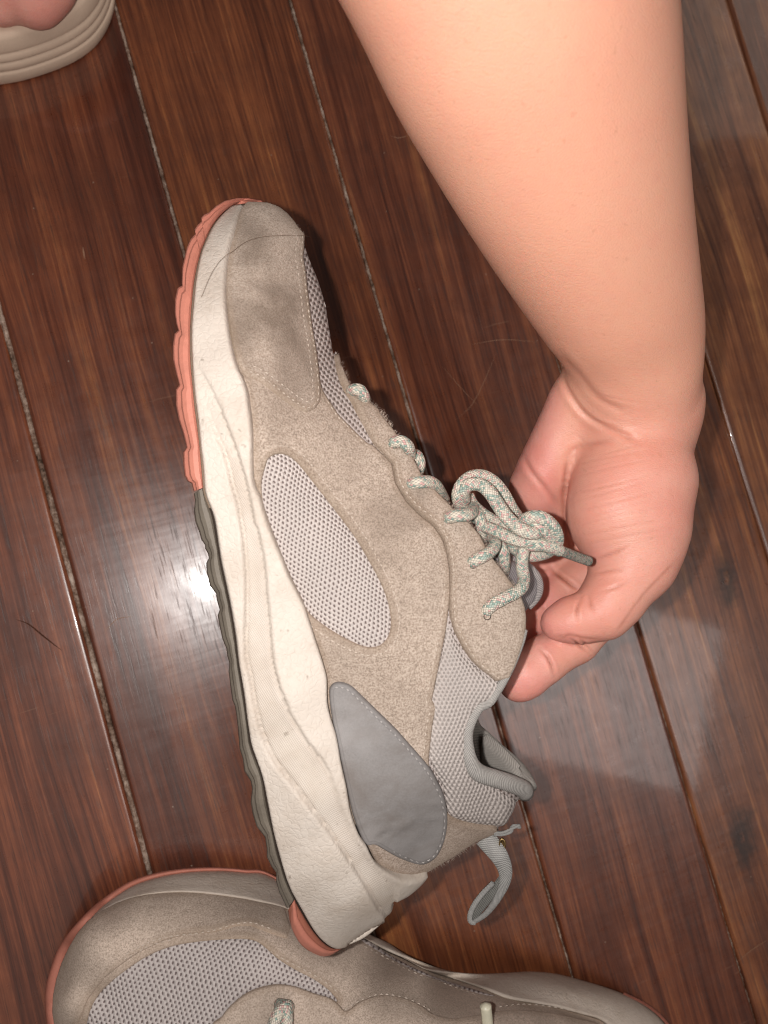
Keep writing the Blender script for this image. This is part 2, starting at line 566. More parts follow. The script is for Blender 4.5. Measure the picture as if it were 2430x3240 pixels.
def mat_wood():
    N = NT('floor_wood')
    tc = N.n('ShaderNodeTexCoord').outputs['Object']
    oi = N.n('ShaderNodeObjectInfo').outputs['Random']
    off = N.n('ShaderNodeCombineXYZ', ins={0: N.math('MULTIPLY', oi, 7.0), 1: N.math('MULTIPLY', oi, 13.0), 2: N.math('MULTIPLY', oi, 5.0)}).outputs[0]
    p = N.n('ShaderNodeVectorMath', operation='ADD', ins={0: tc, 1: off}).outputs[0]
    warp = N.n('ShaderNodeTexNoise', ins={'Vector': N.mapping(p, scale=(10, 3, 1)), 'Scale': 1.0, 'Detail': 2.0}).outputs['Color']
    pw = N.n('ShaderNodeVectorMath', operation='MULTIPLY_ADD', ins={0: warp, 1: (0.02, 0.0, 0.0), 2: p}).outputs[0]
    broad = N.noise(N.mapping(pw, scale=(48, 1.6, 1)), 1.0, 3, 0.6, 0.3)
    streak = N.noise(N.mapping(pw, scale=(230, 4, 1), loc=(1, 5, 0)), 1.0, 4, 0.7)
    grain = N.noise(N.mapping(pw, scale=(900, 18, 1)), 1.0, 4, 0.7)
    pores = N.noise(N.mapping(pw, scale=(1300, 60, 1), loc=(3, 1, 0)), 1.0, 2, 0.6)
    blot = N.noise(p, 34, 4, 0.65)
    k = N.math('ADD', N.math('MULTIPLY', broad, 0.36), N.math('MULTIPLY', streak, 0.34))
    k = N.math('MULTIPLY_ADD', grain, 0.30, k)
    c = N.ramp(k, [(0.38, (0.062, 0.0155, 0.0075)), (0.45, (0.130, 0.036, 0.0165)), (0.50, (0.205, 0.061, 0.027)), (0.55, (0.29, 0.093, 0.039)), (0.62, (0.46, 0.178, 0.066))])
    tint = N.n('ShaderNodeObjectInfo').outputs['Color']
    c = N.mix(1.0, c, tint, 'MULTIPLY')
    c = N.mix(1.0, c, (0.86, 0.85, 0.85), 'MULTIPLY')
    c = N.mix(N.ramp(blot, [(0.34, 0.4), (0.58, 0.0)]), c, (0.075, 0.022, 0.012))
    pf = N.ramp(pores, [(0.57, 0.0), (0.70, 0.5)])
    c = N.mix(pf, c, (0.022, 0.0085, 0.005))
    # knots
    pos = N.n('ShaderNodeNewGeometry').outputs['Position']
    for kx, ky, kr in [tuple(at(2352, 2650, 0)[:2]) + (0.010,), tuple(at(2300, 1835, 0)[:2]) + (0.009,)]:
        q = N.mapping(N.n('ShaderNodeVectorMath', operation='SUBTRACT', ins={0: pos, 1: (kx, ky, 0)}).outputs[0], rot=(0, 0, -TH_R), scale=(1.0, 0.42, 0.0))
        dd = N.n('ShaderNodeVectorMath', operation='LENGTH', ins={0: q}).outputs['Value']
        dn = N.math('DIVIDE', N.math('ADD', dd, N.math('MULTIPLY', N.math('SUBTRACT', N.noise(pos, 130, 3, 0.6), 0.5), kr * 1.3)), kr)
        c = N.mix(N.ramp(dn, [(0.0, 0.35), (0.22, 0.85), (0.5, 0.6), (1.0, 0.0)]), c, (0.018, 0.007, 0.004))
    sp = N.n('ShaderNodeTexVoronoi', ins={'Vector': tc, 'Scale': 75.0}).outputs
    keep = N.math('LESS_THAN', sp['Distance'], 0.028)
    c = N.mix(N.math('MULTIPLY', keep, 0.45), c, (0.42, 0.32, 0.24))
    sc = N.noise(N.mapping(tc, rot=(0, 0, 0.9), scale=(40, 900, 1)), 1.0, 2, 0.5)
    scm = N.math('MULTIPLY', N.ramp(sc, [(0.68, 0.0), (0.76, 0.4)]), N.ramp(N.noise(tc, 14, 2, 0.5), [(0.5, 0.0), (0.65, 1.0)]))
    c = N.mix(scm, c, (0.34, 0.19, 0.12))
    h = N.math('SUBTRACT', N.math('MULTIPLY', grain, 0.55), N.math('MULTIPLY', pf, 0.8))
    wav = N.noise(p, 45, 3, 0.5)
    nrm = N.bump(h, 0.07, 0.4)
    nrm = N.bump(wav, 0.25, 0.2, nrm)
    nrm = N.bump(N.noise(N.mapping(p, scale=(22, 150, 1)), 1.0, 2, 0.5), 0.14, 0.6, nrm)
    rg = N.math('ADD', N.math('MULTIPLY_ADD', N.noise(p, 110, 4, 0.65), 0.20, 0.20), N.math('MULTIPLY', pf, 0.25))
    N.b.inputs['Coat Weight'].default_value = 0.4
    N.b.inputs['Coat Roughness'].default_value = 0.05
    N.set(N.b.inputs['Coat Normal'], N.bump(N.math('ADD', h, N.math('MULTIPLY', wav, 2.0)), 0.02, 0.3))
    return N.out(c, rg, nrm, 0.65)


def mat_filler(name='gap_grit', gain=1.0):
    N = NT(name); p = N.obj()
    a = N.noise(p, 700, 4, 0.7); b = N.noise(p, 90, 3, 0.6)
    k = N.math('ADD', N.math('MULTIPLY', a, 0.4), N.math('MULTIPLY', b, 0.6))
    c = N.ramp(k, [(0.36, (0.035, 0.02, 0.012)), (0.48, (0.16, 0.10, 0.07)), (0.58, (0.32, 0.235, 0.18)), (0.70, (0.46, 0.37, 0.30))])
    c = N.mix(1.0, c, (gain, gain * 1.03, gain * 1.08), 'MULTIPLY')
    return N.out(c, 0.9, N.bump(k, 1.0, 1.0), 0.2)


def mat_skin():
    N = NT('skin'); p = N.obj()
    pink = N.n('ShaderNodeAttribute', attribute_name='pink').outputs['Fac']
    line = N.n('ShaderNodeAttribute', attribute_name='line').outputs['Fac']
    m1 = N.noise(p, 45, 4, 0.6); m2 = N.noise(p, 160, 4, 0.6)
    arm = N.mix(m1, (0.775, 0.405, 0.278), (0.735, 0.345, 0.24))
    palm = N.mix(N.ramp(m1, [(0.35, 0.0), (0.65, 1.0)]), (0.78, 0.375, 0.31), (0.73, 0.275, 0.235))
    c = N.mix(pink, arm, palm)
    c = N.mix(N.ramp(m2, [(0.50, 0.0), (0.74, 0.20)]), c, (0.72, 0.29, 0.22))
    fk = N.noise(p, 520, 2, 0.5)
    c = N.mix(N.ramp(fk, [(0.66, 0.0), (0.74, 0.22)]), c, (0.50, 0.22, 0.13))
    c = N.mix(line, c, (0.34, 0.105, 0.065))  # folds painted darker and redder, standing in for crease shade
    v = N.n('ShaderNodeTexVoronoi', feature='DISTANCE_TO_EDGE', ins={'Vector': N.mapping(p, scale=(1.0, 1.6, 1.0), rot=(0, 0, 0.5)), 'Scale': 900.0}).outputs['Distance']
    vb = N.n('ShaderNodeTexVoronoi', feature='DISTANCE_TO_EDGE', ins={'Vector': N.mapping(p, scale=(0.45, 1.5, 1.0), rot=(0, 0, -0.35)), 'Scale': 420.0}).outputs['Distance']
    h = N.math('ADD', N.ramp(v, [(0.0, 0.0), (0.25, 1.0)]), N.math('MULTIPLY', N.ramp(vb, [(0.0, 0.0), (0.12, 1.0)]), 0.8))
    h = N.math('ADD', h, N.math('MULTIPLY', N.noise(p, 1400, 2, 0.6), 0.7))
    N.b.inputs['Subsurface Weight'].default_value = 0.22
    N.b.inputs['Subsurface Radius'].default_value = (1.0, 0.32, 0.18)
    N.b.inputs['Subsurface Scale'].default_value = 0.0035
    return N.out(c, N.math('MULTIPLY_ADD', m2, 0.2, 0.36), N.bump(h, 0.10, 0.32), 0.45)


TH_R = 0.28494
M_WOOD = mat_wood()
M_GRIT = mat_filler()
M_PUTTY = mat_filler('pale_gap_putty', 1.35)
M_SUEDE = mat_suede('taupe_suede', (0.475, 0.39, 0.325), (0.36, 0.285, 0.23), 0.25)
M_SUEDE_TOE = mat_suede('dirty_toe_suede', (0.50, 0.415, 0.35), (0.40, 0.32, 0.26), 0.62)
M_SUEDE_DK = mat_suede('heel_suede', (0.42, 0.34, 0.285), (0.32, 0.25, 0.20), 0.3)
M_SUEDE_LEFT = mat_suede('brightened_taupe_suede', (0.55, 0.445, 0.37), (0.44, 0.35, 0.285), 0.32)  # same suede painted lighter to make up for flash falloff
M_MESH = mat_mesh('upper_mesh', (0.66, 0.585, 0.55), (0.17, 0.13, 0.12), 0.148, 0.42)
M_VAMP = mat_mesh('vamp_mesh', (0.56, 0.485, 0.455), (0.15, 0.115, 0.10), 0.15, 0.25)
M_COLLAR = mat_mesh('collar_mesh', (0.58, 0.515, 0.48), (0.20, 0.165, 0.15), 0.14, 0.1, contrast=0.6)
M_MESH_L = mat_mesh('toe_mesh', (0.64, 0.57, 0.545), (0.17, 0.13, 0.125), 0.165, -0.25)
def mat_nubuck():
    N = NT('grey_nubuck'); p = N.obj()
    f = N.noise(p, 1500, 2, 0.6); m = N.noise(p, 90, 5, 0.65, 0.5); b_ = N.noise(p, 30, 3, 0.6)
    c = N.mix(f, (0.275, 0.258, 0.25), (0.19, 0.176, 0.17))
    c = N.mix(N.ramp(m, [(0.45, 0.0), (0.70, 0.6)]), c, (0.16, 0.135, 0.12))
    c = N.mix(N.ramp(b_, [(0.48, 0.0), (0.68, 0.6)]), c, (0.37, 0.35, 0.345))
    ed = N.n('ShaderNodeAttribute', attribute_name='edge').outputs['Fac']
    c = N.mix(N.ramp(ed, [(0.0, 0.75), (0.1, 0.25), (0.24, 0.12), (0.28, 0.35), (0.34, 0.0)]), c, (0.085, 0.076, 0.075))
    return N.out(c, N.math('MULTIPLY_ADD', m, 0.25, 0.5), N.bump(N.math('ADD', N.math('MULTIPLY', f, 0.3), m), 0.5, 0.35), 0.35)


M_GREY = mat_nubuck()
M_FOAM = mat_foam('cream_midsole', (0.61, 0.54, 0.475), 0)
M_FOAM_LEFT = mat_foam('worn_midsole', (0.66, 0.57, 0.49), 0)
M_CORAL = mat_rubber('coral_rubber', (0.56, 0.21, 0.15), (0.36, 0.14, 0.10), 0.6)
M_CORAL_DK = mat_rubber('torn_coral_rubber', (0.36, 0.13, 0.085), (0.22, 0.08, 0.055), 0.6)
M_SOLE_GREY = mat_rubber('grey_rubber', (0.16, 0.135, 0.107), (0.09, 0.074, 0.058), 0.6)
M_BIND = mat_rib('collar_binding', (0.43, 0.405, 0.38), 0.05, 0.6, 0.4)
M_LINING = mat_rib('grey_lining', (0.36, 0.33, 0.30), 0.03, 0.4, 0.3)
M_TONGUE = mat_rib('tongue_fabric', (0.27, 0.245, 0.25), 0.12, 0.5, 0.4)
M_TAB = mat_rib('pull_tab_webbing', (0.36, 0.35, 0.335), 0.06, 0.7, 0.4)
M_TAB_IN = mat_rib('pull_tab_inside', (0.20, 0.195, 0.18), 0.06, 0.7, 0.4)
M_THREAD = mat_plain('thread', (0.52, 0.44, 0.37), 0.25, 900, 0.9, 0.2)
M_THREAD_GREY = mat_plain('grey_thread', (0.36, 0.335, 0.32), 0.25, 900, 0.9, 0.2)
M_DARK = mat_plain('dark_gap', (0.035, 0.025, 0.02), 0.3, 300, 0.95, 0.2, 0.1)
M_GLUE = mat_plain('brown_glue_line', (0.20, 0.145, 0.105), 0.4, 500, 0.8, 0.3, 0.2)
M_LACE = mat_lace()
M_AGLET = mat_lace('clear_lace_tip', 0.55)
M_BRASS = NT('brass'); M_BRASS.b.inputs['Metallic'].default_value = 1.0
M_BRASS = M_BRASS.out((0.30, 0.20, 0.09), 0.4, None, 0.5)
M_SKIN = mat_skin()
M_SANDAL = mat_plain('tan_foam', (0.66, 0.50, 0.38), 0.08, 260, 0.72, 0.25, 0.3)
M_HAIR = mat_plain('hair_strand', (0.14, 0.09, 0.06), 0.2, 300, 0.5, 0.1, 0.4)

# ------------------------------------------------------------------- floor
TH = 0.28494
PW = 0.24522 * H                              # plank width, cm
U0 = -0.18128 * H                             # first seam
EU = np.array([math.cos(TH), math.sin(TH)])   # across the boards
EV = np.array([-math.sin(TH), math.cos(TH)])  # along the boards

floor = link('floor', mesh('floor', np.array([[-1.2, -1.2, -0.006], [1.2, -1.2, -0.006], [1.2, 1.2, -0.006], [-1.2, 1.2, -0.006]]), [(0, 1, 2, 3)]), M_DARK, smooth=False)
floor['kind'] = 'structure'

GAPS = {0: 0.21, 1: 0.14, 2: 0.12, 3: 0.07, 4: 0.06, 5: 0.07}


BOARD_TONE = {0: (1.05, 1.0, 1.0), 1: (0.82, 0.76, 0.78), 2: (1.05, 1.05, 0.92), 3: (0.86, 0.82, 0.84), 4: (1.12, 1.2, 1.05), 5: (1.15, 1.35, 1.35), 6: (1.1, 1.25, 1.2)}   # tone of each board


def board(i, u0, u1, tilt):
    """one floor board with rounded long edges and slightly uneven flanks"""
    r = 0.10
    nv = 60
    vs_ = np.linspace(-100, 100, nv)
    prof = [(u0, -0.5), (u0, -0.14), (u0 + 0.05, -0.04), (u0 + 0.13, -0.008), (u0 + 0.2, 0.0), (u0 + 0.28, 0.0), ((u0 + u1) / 2, 0.0), (u1 - 0.28, 0.0), (u1 - 0.2, 0.0), (u1 - 0.13, -0.008), (u1 - 0.05, -0.04), (u1, -0.14), (u1, -0.5)]
    V = []
    for v in vs_:
        for k, (u, z) in enumerate(prof):
            j = 0.025 * math.sin(v * 0.9 + i * 2 + k) if k in (0, 1, 2) else (0.025 * math.sin(v * 1.3 + i * 3 + k) if k in (10, 11, 12) else 0)
            V.append((0.01 * (u + j - (u0 + u1) / 2), 0.01 * v, 0.01 * (z + tilt * (u - (u0 + u1) / 2))))
    m = len(prof)
    F = [(a * m + b, a * m + b + 1, (a + 1) * m + b + 1, (a + 1) * m + b) for a in range(nv - 1) for b in range(m - 1)]
    o = link('plank', mesh('plank', V, F), M_WOOD)
    c = EU * (u0 + u1) / 2
    o.location = (0.01 * c[0], 0.01 * c[1], 0)
    o.rotation_euler = (0, 0, TH)
    o.parent = floor
    o.color = BOARD_TONE.get(i, (0.95, 0.92, 0.9)) + (1,)
    return o


TILT = {2: 0.0, 3: 0.0, 4: 0.0015, 5: -0.001}
for i in range(-6, 12):
    g0 = GAPS.get(i - 1, 0.1); g1 = GAPS.get(i, 0.1)
    board(i, U0 + PW * (i - 1) + g0 / 2, U0 + PW * i - g1 / 2, TILT.get(i, 0.0))


def grit(i, width, z, amp):
    nv = 900
    v = np.linspace(-55, 55, nv)
    rg = np.random.default_rng(50 + i)
    n1 = np.interp(v, np.linspace(-55, 55, 300), rg.uniform(-1, 1, 300))
    z = z - (0.16 * np.clip((5 - v) / 5, 0, 1) if i == 2 else 0)
    rows = []
    for k, (f, dz) in enumerate([(-0.56, -0.12), (-0.3, 0), (0.0, 0.02), (0.3, 0), (0.56, -0.12)]):
        zz = z + dz + amp * rg.uniform(-1, 1, nv) + amp * 0.8 * n1
        u = U0 + PW * i + width * f + 0.02 * rg.uniform(-1, 1, nv)
        p = EU[None] * u[:, None] + EV[None] * v[:, None]
        rows.append(np.c_[p, zz])
    V = np.stack(rows, 1).reshape(-1, 3) * 0.01
    F = [(a * 5 + b, a * 5 + b + 1, (a + 1) * 5 + b + 1, (a + 1) * 5 + b) for a in range(nv - 1) for b in range(4)]
    o = link('gap_filler', mesh('gap_filler', V, F), M_PUTTY if i in (0, 1, 2) else M_GRIT)
    o.parent = floor


grit(0, 0.22, -0.06, 0.035)
grit(1, 0.15, -0.015, 0.02)
grit(2, 0.13, -0.015, 0.02)
grit(3, 0.07, -0.16, 0.03)

# scratches worn into the varnish
M_SCR_D = mat_plain('dark_scratch', (0.06, 0.024, 0.014), 0.2, 300, 0.9, 0.1, 0.1)
M_SCR_L = mat_plain('pale_scratch', (0.30, 0.17, 0.11), 0.3, 300, 0.9, 0.1, 0.1)
for pts, w, m in [([(50, 1960), (90, 1975), (140, 2015), (195, 2058)], 0.07, M_SCR_D), ([(2335, 3040), (2380, 3005), (2430, 2972)], 0.03, M_SCR_L), ([(1490, 1090), (1590, 1075), (1700, 1082)], 0.025, M_SCR_L), ([(1440, 1330), (1500, 1270), (1570, 1120)], 0.025, M_SCR_L), ([(1400, 1160), (1470, 1240), (1520, 1290)], 0.02, M_SCR_L), ([(262, 782), (268, 820)], 0.06, M_SCR_L), ([(330, 2000), (370, 1960), (420, 1950)], 0.03, M_SCR_L), ([(1235, 430), (1260, 436), (1290, 430)], 0.03, M_SCR_L)]:
    c = smooth_curve(pts, n=24) if len(pts) > 2 else resample(pts, n=24)
    w3 = at(c[:, 0], c[:, 1], 0.006)
    t = np.gradient(w3, axis=0); t /= np.linalg.norm(t, axis=1)[:, None]
    s_ = np.c_[-t[:, 1], t[:, 0], 0 * t[:, 0]] * 0.005 * w * np.sin(np.linspace(0.15, np.pi - 0.15, 24))[:, None]
    V = np.concatenate([w3 + s_, w3 - s_]); F = [(k, k + 1, 25 + k, 24 + k) for k in range(23)]
    o = link('scratch', mesh('scratch', V, F), m); o.parent = floor

# ------------------------------------------------- the sneaker being held
# outlines were read off enlarged views; Z turns view coordinates into photo pixels
VIEWS = {1: (500, 560, .4822), 2: (550, 1400, .4822), 3: (750, 2200, .6028), 4: (1150, 1250, .4822),
         5: (1500, 1100, .5424), 6: (100, 2600, .6028), 7: (900, 2600, .7836), 8: (0, 0, .3617), 9: (1600, 1650, .3617),
         10: (560, 1100, .27119), 11: (640, 1650, .33898), 12: (740, 2250, .39783)}


def Z(v, pts):
    x0, y0, s = VIEWS[v]
    return [(x0 + s * a, y0 + s * b) for a, b in pts]


D0 = 26.2
# outsole rim, outer (lugged) and inner (against the midsole), from toe to heel
SOLE_IN = Z(1, [(600, 168), (575, 176), (520, 184), (470, 202), (400, 268), (350, 340), (310, 430), (280, 510), (250, 640), (232, 760), (222, 900), (215, 1050), (218, 1200), (230, 1350), (245, 1500), (260, 1620), (275, 1750), (290, 1900), (305, 2070)]) \
    + Z(2, [(255, 480), (285, 650), (310, 800), (335, 920), (370, 1080), (395, 1230), (420, 1420), (445, 1570), (470, 1740), (490, 1880), (510, 2000)]) \
    + Z(3, [(130, 420), (155, 560), (190, 720), (220, 850), (260, 970), (300, 1060), (350, 1150), (400, 1230), (450, 1290), (500, 1325), (548, 1328)])
UP_LINE = Z(1, [(580, 182), (558, 225), (540, 265), (515, 350), (490, 440), (465, 540), (455, 650), (452, 780), (460, 900), (475, 1030), (500, 1150), (530, 1250), (560, 1310), (590, 1400), (605, 1500), (618, 1580), (628, 1700), (630, 1850), (640, 2000)]) \
    + Z(2, [(575, 350), (600, 440), (640, 560), (680, 660), (720, 760), (760, 860), (810, 960), (860, 1060), (890, 1150), (930, 1270), (970, 1390), (1000, 1500), (1010, 1560), (1015, 1700), (1035, 1800), (1065, 1900), (1085, 1990)]) \
    + Z(3, [(550, 350), (575, 470), (600, 600), (640, 720), (680, 780), (710, 840), (740, 880), (800, 920), (860, 945), (930, 948), (990, 920)])
MID_BACK = Z(3, [(1000, 915), (1000, 950), (960, 1000), (900, 1050), (845, 1078), (824, 1092), (820, 1135), (790, 1170), (740, 1220), (680, 1270), (620, 1302), (560, 1326)])
RIDGE = Z(1, [(640, 184), (720, 188), (790, 215), (840, 255), (880, 300), (910, 345), (945, 385), (962, 450), (985, 520), (1012, 590), (1042, 660), (1075, 760), (1100, 850), (1115, 950), (1130, 1040), (1140, 1110), (1150, 1160)])
THROAT = Z(1, [(1165, 1145), (1185, 1190), (1195, 1240), (1220, 1300), (1250, 1370), (1300, 1440), (1365, 1480), (1400, 1500), (1440, 1530), (1480, 1570), (1520, 1640)]) \
    + Z(4, [(100, 120), (160, 190), (205, 250), (240, 300), (300, 380), (340, 450), (380, 530), (440, 590), (480, 640), (530, 690), (580, 740), (640, 790), (700, 850), (760, 920), (800, 1000), (850, 1080), (900, 1140), (950, 1210), (990, 1260), (1030, 1320), (1055, 1390)])
COLLAR = Z(4, [(1065, 1460), (1062, 1540), (1045, 1620), (1020, 1700), (990, 1780), (950, 1860), (900, 1940), (850, 2010)]) \
    + Z(3, [(1290, 60), (1250, 120), (1225, 190), (1225, 270), (1235, 330), (1260, 380), (1300, 408), (1370, 430), (1440, 452), (1510, 480)])
HEEL_UP = Z(3, [(1530, 505), (1505, 545), (1460, 552), (1452, 600), (1430, 640), (1400, 680), (1372, 690), (1362, 715), (1250, 760), (1150, 830), (1080, 870), (1040, 895), (1005, 915)])

H_CTRL = [(x, y, h * h) for x, y, h in [
    # along the sole
    (777, 650, .5), (748, 730, 1.9), (725, 830, 2.7), (718, 950, 3.4), (740, 1130, 4.0), (800, 1330, 4.25), (830, 1500, 4.2), (860, 1650, 4.0), (920, 1780, 3.75), (980, 1920, 3.55),
    (1035, 2130, 3.4), (1055, 2290, 3.4), (1100, 2480, 3.35), (1150, 2630, 2.95), (1220, 2745, 2.0), (1345, 2755, .4),
    # ridge over the toe
    (850, 650, .2), (905, 690, .2), (955, 745, .2), (985, 835, .2), (1018, 930, .2), (1046, 1060, .2), (1056, 1120, .3),
    # eyestay and collar edge
    (1090, 1190, .9), (1150, 1265, 1.2), (1230, 1340, 1.45), (1310, 1460, 1.6), (1400, 1570, 1.75), (1500, 1670, 1.9), (1600, 1820, 2.1), (1660, 1950, 2.35), (1640, 2080, 2.6), (1570, 2200, 2.75),
    (1495, 2300, 2.8), (1500, 2420, 2.5), (1600, 2470, 1.6), (1670, 2500, .3),
    # back of the heel
    (1630, 2535, .2), (1600, 2600, .2), (1500, 2665, .2), (1400, 2730, .2),
    # flank
    (820, 780, 2.2), (840, 950, 2.9), (860, 1120, 3.2), (930, 1250, 3.0), (950, 1080, 2.0), (930, 800, 1.2), (1050, 1300, 2.3), (1000, 1500, 3.4), (1150, 1500, 2.4), (1000, 1750, 3.7), (1250, 1700, 2.75), (1100, 2000, 3.6),
    (1300, 1950, 3.05), (1450, 1950, 2.75), (1200, 2250, 3.5), (1400, 2150, 3.05), (1250, 2500, 3.15), (1400, 2400, 2.95), (1400, 2580, 2.0), (1300, 2650, 1.9), (1520, 2560, 1.4)]]
_h = TPS(H_CTRL)


def h_up(q):
    return np.sqrt(np.clip(_h(q), 0.0, None) + 0.0)


def dents(q):
    """creases worn into the toe"""
    d = np.zeros(len(q))
    for x, y, sx, sy, a in [(870, 905, 60, 26, -.13), (830, 850, 60, 30, .06), (880, 1080, 70, 40, .07), (905, 1010, 90, 22, -.05), (800, 1150, 70, 20, -.04)]:
        d += a * np.exp(-((q[:, 0] - x) / sx) ** 2 - ((q[:, 1] - y) / sy) ** 2)
    return d


UPPER = Relief(lambda q: D0 - h_up(q) - dents(q), P, 1)

M_CTRL = [(x, y, h * h) for x, y, h in [
    (700, 660, .4), (669, 692, 1.5), (635, 800, 2.7), (612, 926, 3.5), (604, 1066, 4.0), (611, 1211, 4.3), (625, 1370, 4.45), (647, 1555, 4.4), (680, 1720, 4.25), (728, 1920, 4.1), (765, 2150, 4.0),
    (800, 2360, 3.9), (850, 2560, 3.7), (900, 2740, 3.25), (950, 2870, 2.5), (1010, 2970, 1.4), (1075, 2998, .3),
    (777, 655, .9), (748, 730, 2.2), (725, 830, 3.0), (718, 950, 3.65), (740, 1130, 4.25), (800, 1330, 4.5), (830, 1500, 4.4), (860, 1650, 4.2), (920, 1780, 4.0), (980, 1920, 3.8),
    (1035, 2130, 3.7), (1055, 2290, 3.7), (1100, 2480, 3.65), (1150, 2630, 3.25), (1220, 2745, 2.4), (1300, 2770, 1.5), (1350, 2765, .4),
    (900, 2200, 4.15), (980, 2500, 4.05), (1040, 2720, 3.5), (1100, 2860, 2.6), (1180, 2800, 2.6), (1150, 2920, 1.0), (1230, 2870, .9), (1290, 2825, .5), (1090, 2970, .7)]]
_m = TPS(M_CTRL)
MIDSOLE = Relief(lambda q: D0 - np.sqrt(np.clip(_m(q), 0, None)), P, 1)

sneaker = empty('sneaker', P(1000, 2600, 29.0), 'worn taupe suede sneaker with coral sole tip, held up on its side by the hand', 'sneaker', 'pair of taupe sneakers')

# --- midsole with its flowing grooves
G_A = Z(10, [(205, 90), (260, 220), (320, 330), (390, 450), (470, 610), (540, 770), (600, 920), (660, 1080), (710, 1220), (750, 1350), (790, 1480), (820, 1600), (850, 1750), (880, 1900), (905, 2050)]) + Z(11, [(520, 80), (545, 200), (570, 330), (590, 500), (605, 700), (625, 900), (640, 1080), (660, 1270), (690, 1420), (730, 1560), (790, 1700)]) + Z(12, [(440, 5), (490, 90), (550, 190), (620, 290), (690, 380), (745, 480), (790, 600), (840, 740), (900, 880), (970, 1030), (1060, 1170), (1160, 1280), (1280, 1350)])
G_B = Z(10, [(300, 560), (320, 620), (360, 720), (400, 830), (450, 950), (500, 1080), (550, 1200), (590, 1330), (620, 1440), (650, 1580), (690, 1720), (720, 1850), (740, 1980)]) + Z(11, [(372, 30), (385, 120), (400, 280), (410, 450), (415, 620), (415, 800), (410, 1000), (410, 1150), (425, 1300), (455, 1420), (475, 1560), (500, 1700)]) + Z(12, [(205, 60), (230, 160), (290, 310), (370, 430), (470, 560), (570, 690), (680, 840), (780, 980), (870, 1110), (950, 1230), (1020, 1340), (1080, 1440), (1130, 1530), (1180, 1590)])
G_C = Z(2, [(470, 1380), (540, 1560), (610, 1720), (690, 1880), (770, 2030)]) + Z(3, [(230, 160), (330, 330), (420, 460), (520, 600), (600, 730), (680, 850), (760, 960), (830, 1040)])
GA, GB, GC = smooth_curve(G_A, step=8), smooth_curve(G_B, step=8), smooth_curve(G_C, step=8)


def side_of(curve, q):
    """signed offset of q from a top-to-bottom curve (positive to the right)"""
    x = np.interp(q[:, 1], curve[:, 1], curve[:, 0])
    return q[:, 0] - x


def mid_extra(q):
    fa = np.clip((q[:, 1] - 1110) / 200, 0, 1) * np.clip((2560 - q[:, 1]) / 150, 0.25, 1)
    fb = np.clip((q[:, 1] - 1240) / 200, 0, 1)
    da, db = dist_to(GA, q, False), dist_to(GB, q, False)
    sa, sb = side_of(GA, q), side_of(GB, q)
    e = -0.08 * fa * np.exp(-(da / 6) ** 2) - 0.09 * fb * np.exp(-(db / 6) ** 2)
    # the panel right of line A steps down to the woven band, which rises again to line B
    e += 0.10 * fa * np.exp(-np.clip(sa, 0, None) / 60) * (sa > 0)
    e += 0.07 * fb * np.exp(-np.clip(-sb, 0, None) / 45) * (sb < 0)
    band = (sa < 0) & (sb > 0)
    e -= 0.05 * band * fb * np.clip(da / 30, 0, 1)
    e += 0.02 * np.sin(q[:, 1] / 31.0 + q[:, 0] / 50.0)
    # wrinkles where the sole flexes
    for x, y, a in [(780, 1218, -.025), (800, 1560, -.03), (810, 1585, -.03), (790, 1350, -.015)]:
        e += a * np.exp(-((q[:, 1] - y - (q[:, 0] - x) * .12) / 4) ** 2) * np.exp(-((q[:, 0] - x) / 35) ** 2)
    return e


mid_out = SOLE_IN[2:] + MID_BACK[::-1][1:] + UP_LINE[::-1]
# widen the top lip slightly over the upper
mid = panel('midsole', MIDSOLE, mid_out, M_FOAM, sneaker, th=0.14, rim=13, step=6.5, base=-0.28, extra=mid_extra)
_uv = np.zeros(len(mid.data.loops) * 2, np.float32); mid.data.uv_layers[0].data.foreach_get('uv', _uv)
_li = np.zeros(len(mid.data.loops), int); mid.data.loops.foreach_get('vertex_index', _li)
q = np.zeros((len(mid.data.vertices), 2)); q[_li] = _uv.reshape(-1, 2) * 100
wv = ((side_of(GA, q) < -6) & (side_of(GB, q) > 6) & (q[:, 1] > 1450)).astype(np.float32)
a = mid.data.attributes.new('weave', 'FLOAT', 'POINT'); a.data.foreach_set('value', wv)
da, db = dist_to(GA, q, False), dist_to(GB, q, False)
gr = 0.28 * np.exp(-(da / 9) ** 2) * np.clip((q[:, 1] - 1150) / 300, 0, 1) + 0.28 * np.exp(-(db / 8) ** 2) * np.clip((q[:, 1] - 1300) / 300, 0, 1)  # soft shade of both grooves painted into the colour
rimd = dist_to(smooth_curve(mid_out, closed=True, step=10), q)
gr += 0.4 * np.exp(-(rimd / 9) ** 2) + 0.18 * np.exp(-((q[:, 0] - 640) / 60) ** 2 - ((q[:, 1] - 760) / 120) ** 2)
a = mid.data.attributes.new('grime', 'FLOAT', 'POINT'); a.data.foreach_set('value', np.clip(gr, 0, 1).astype(np.float32))

# glue and gap line between midsole and outsole, and the far half of the foam
sole_in = smooth_curve(SOLE_IN, n=260)
up_line = smooth_curve(UP_LINE, n=260)


def loft(name, rows, mat, parent, uv=None, close=False):
    """rows: list of (n,3) world arrays -> quad sheet"""
    R = np.stack(rows, 1); n, m = R.shape[:2]
    F = [(i * m + j, i * m + j + 1, (i + 1) * m + j + 1, (i + 1) * m + j) for i in range(n - 1) for j in range(m - 1)]
    u, v = np.meshgrid(np.arange(m) / m, np.arange(n) / 10.0)
    o = link(name, mesh(name, R.reshape(-1, 3), F, np.stack([u, v], -1).reshape(-1, 2)), mat)
    adopt(o, parent)
    return o


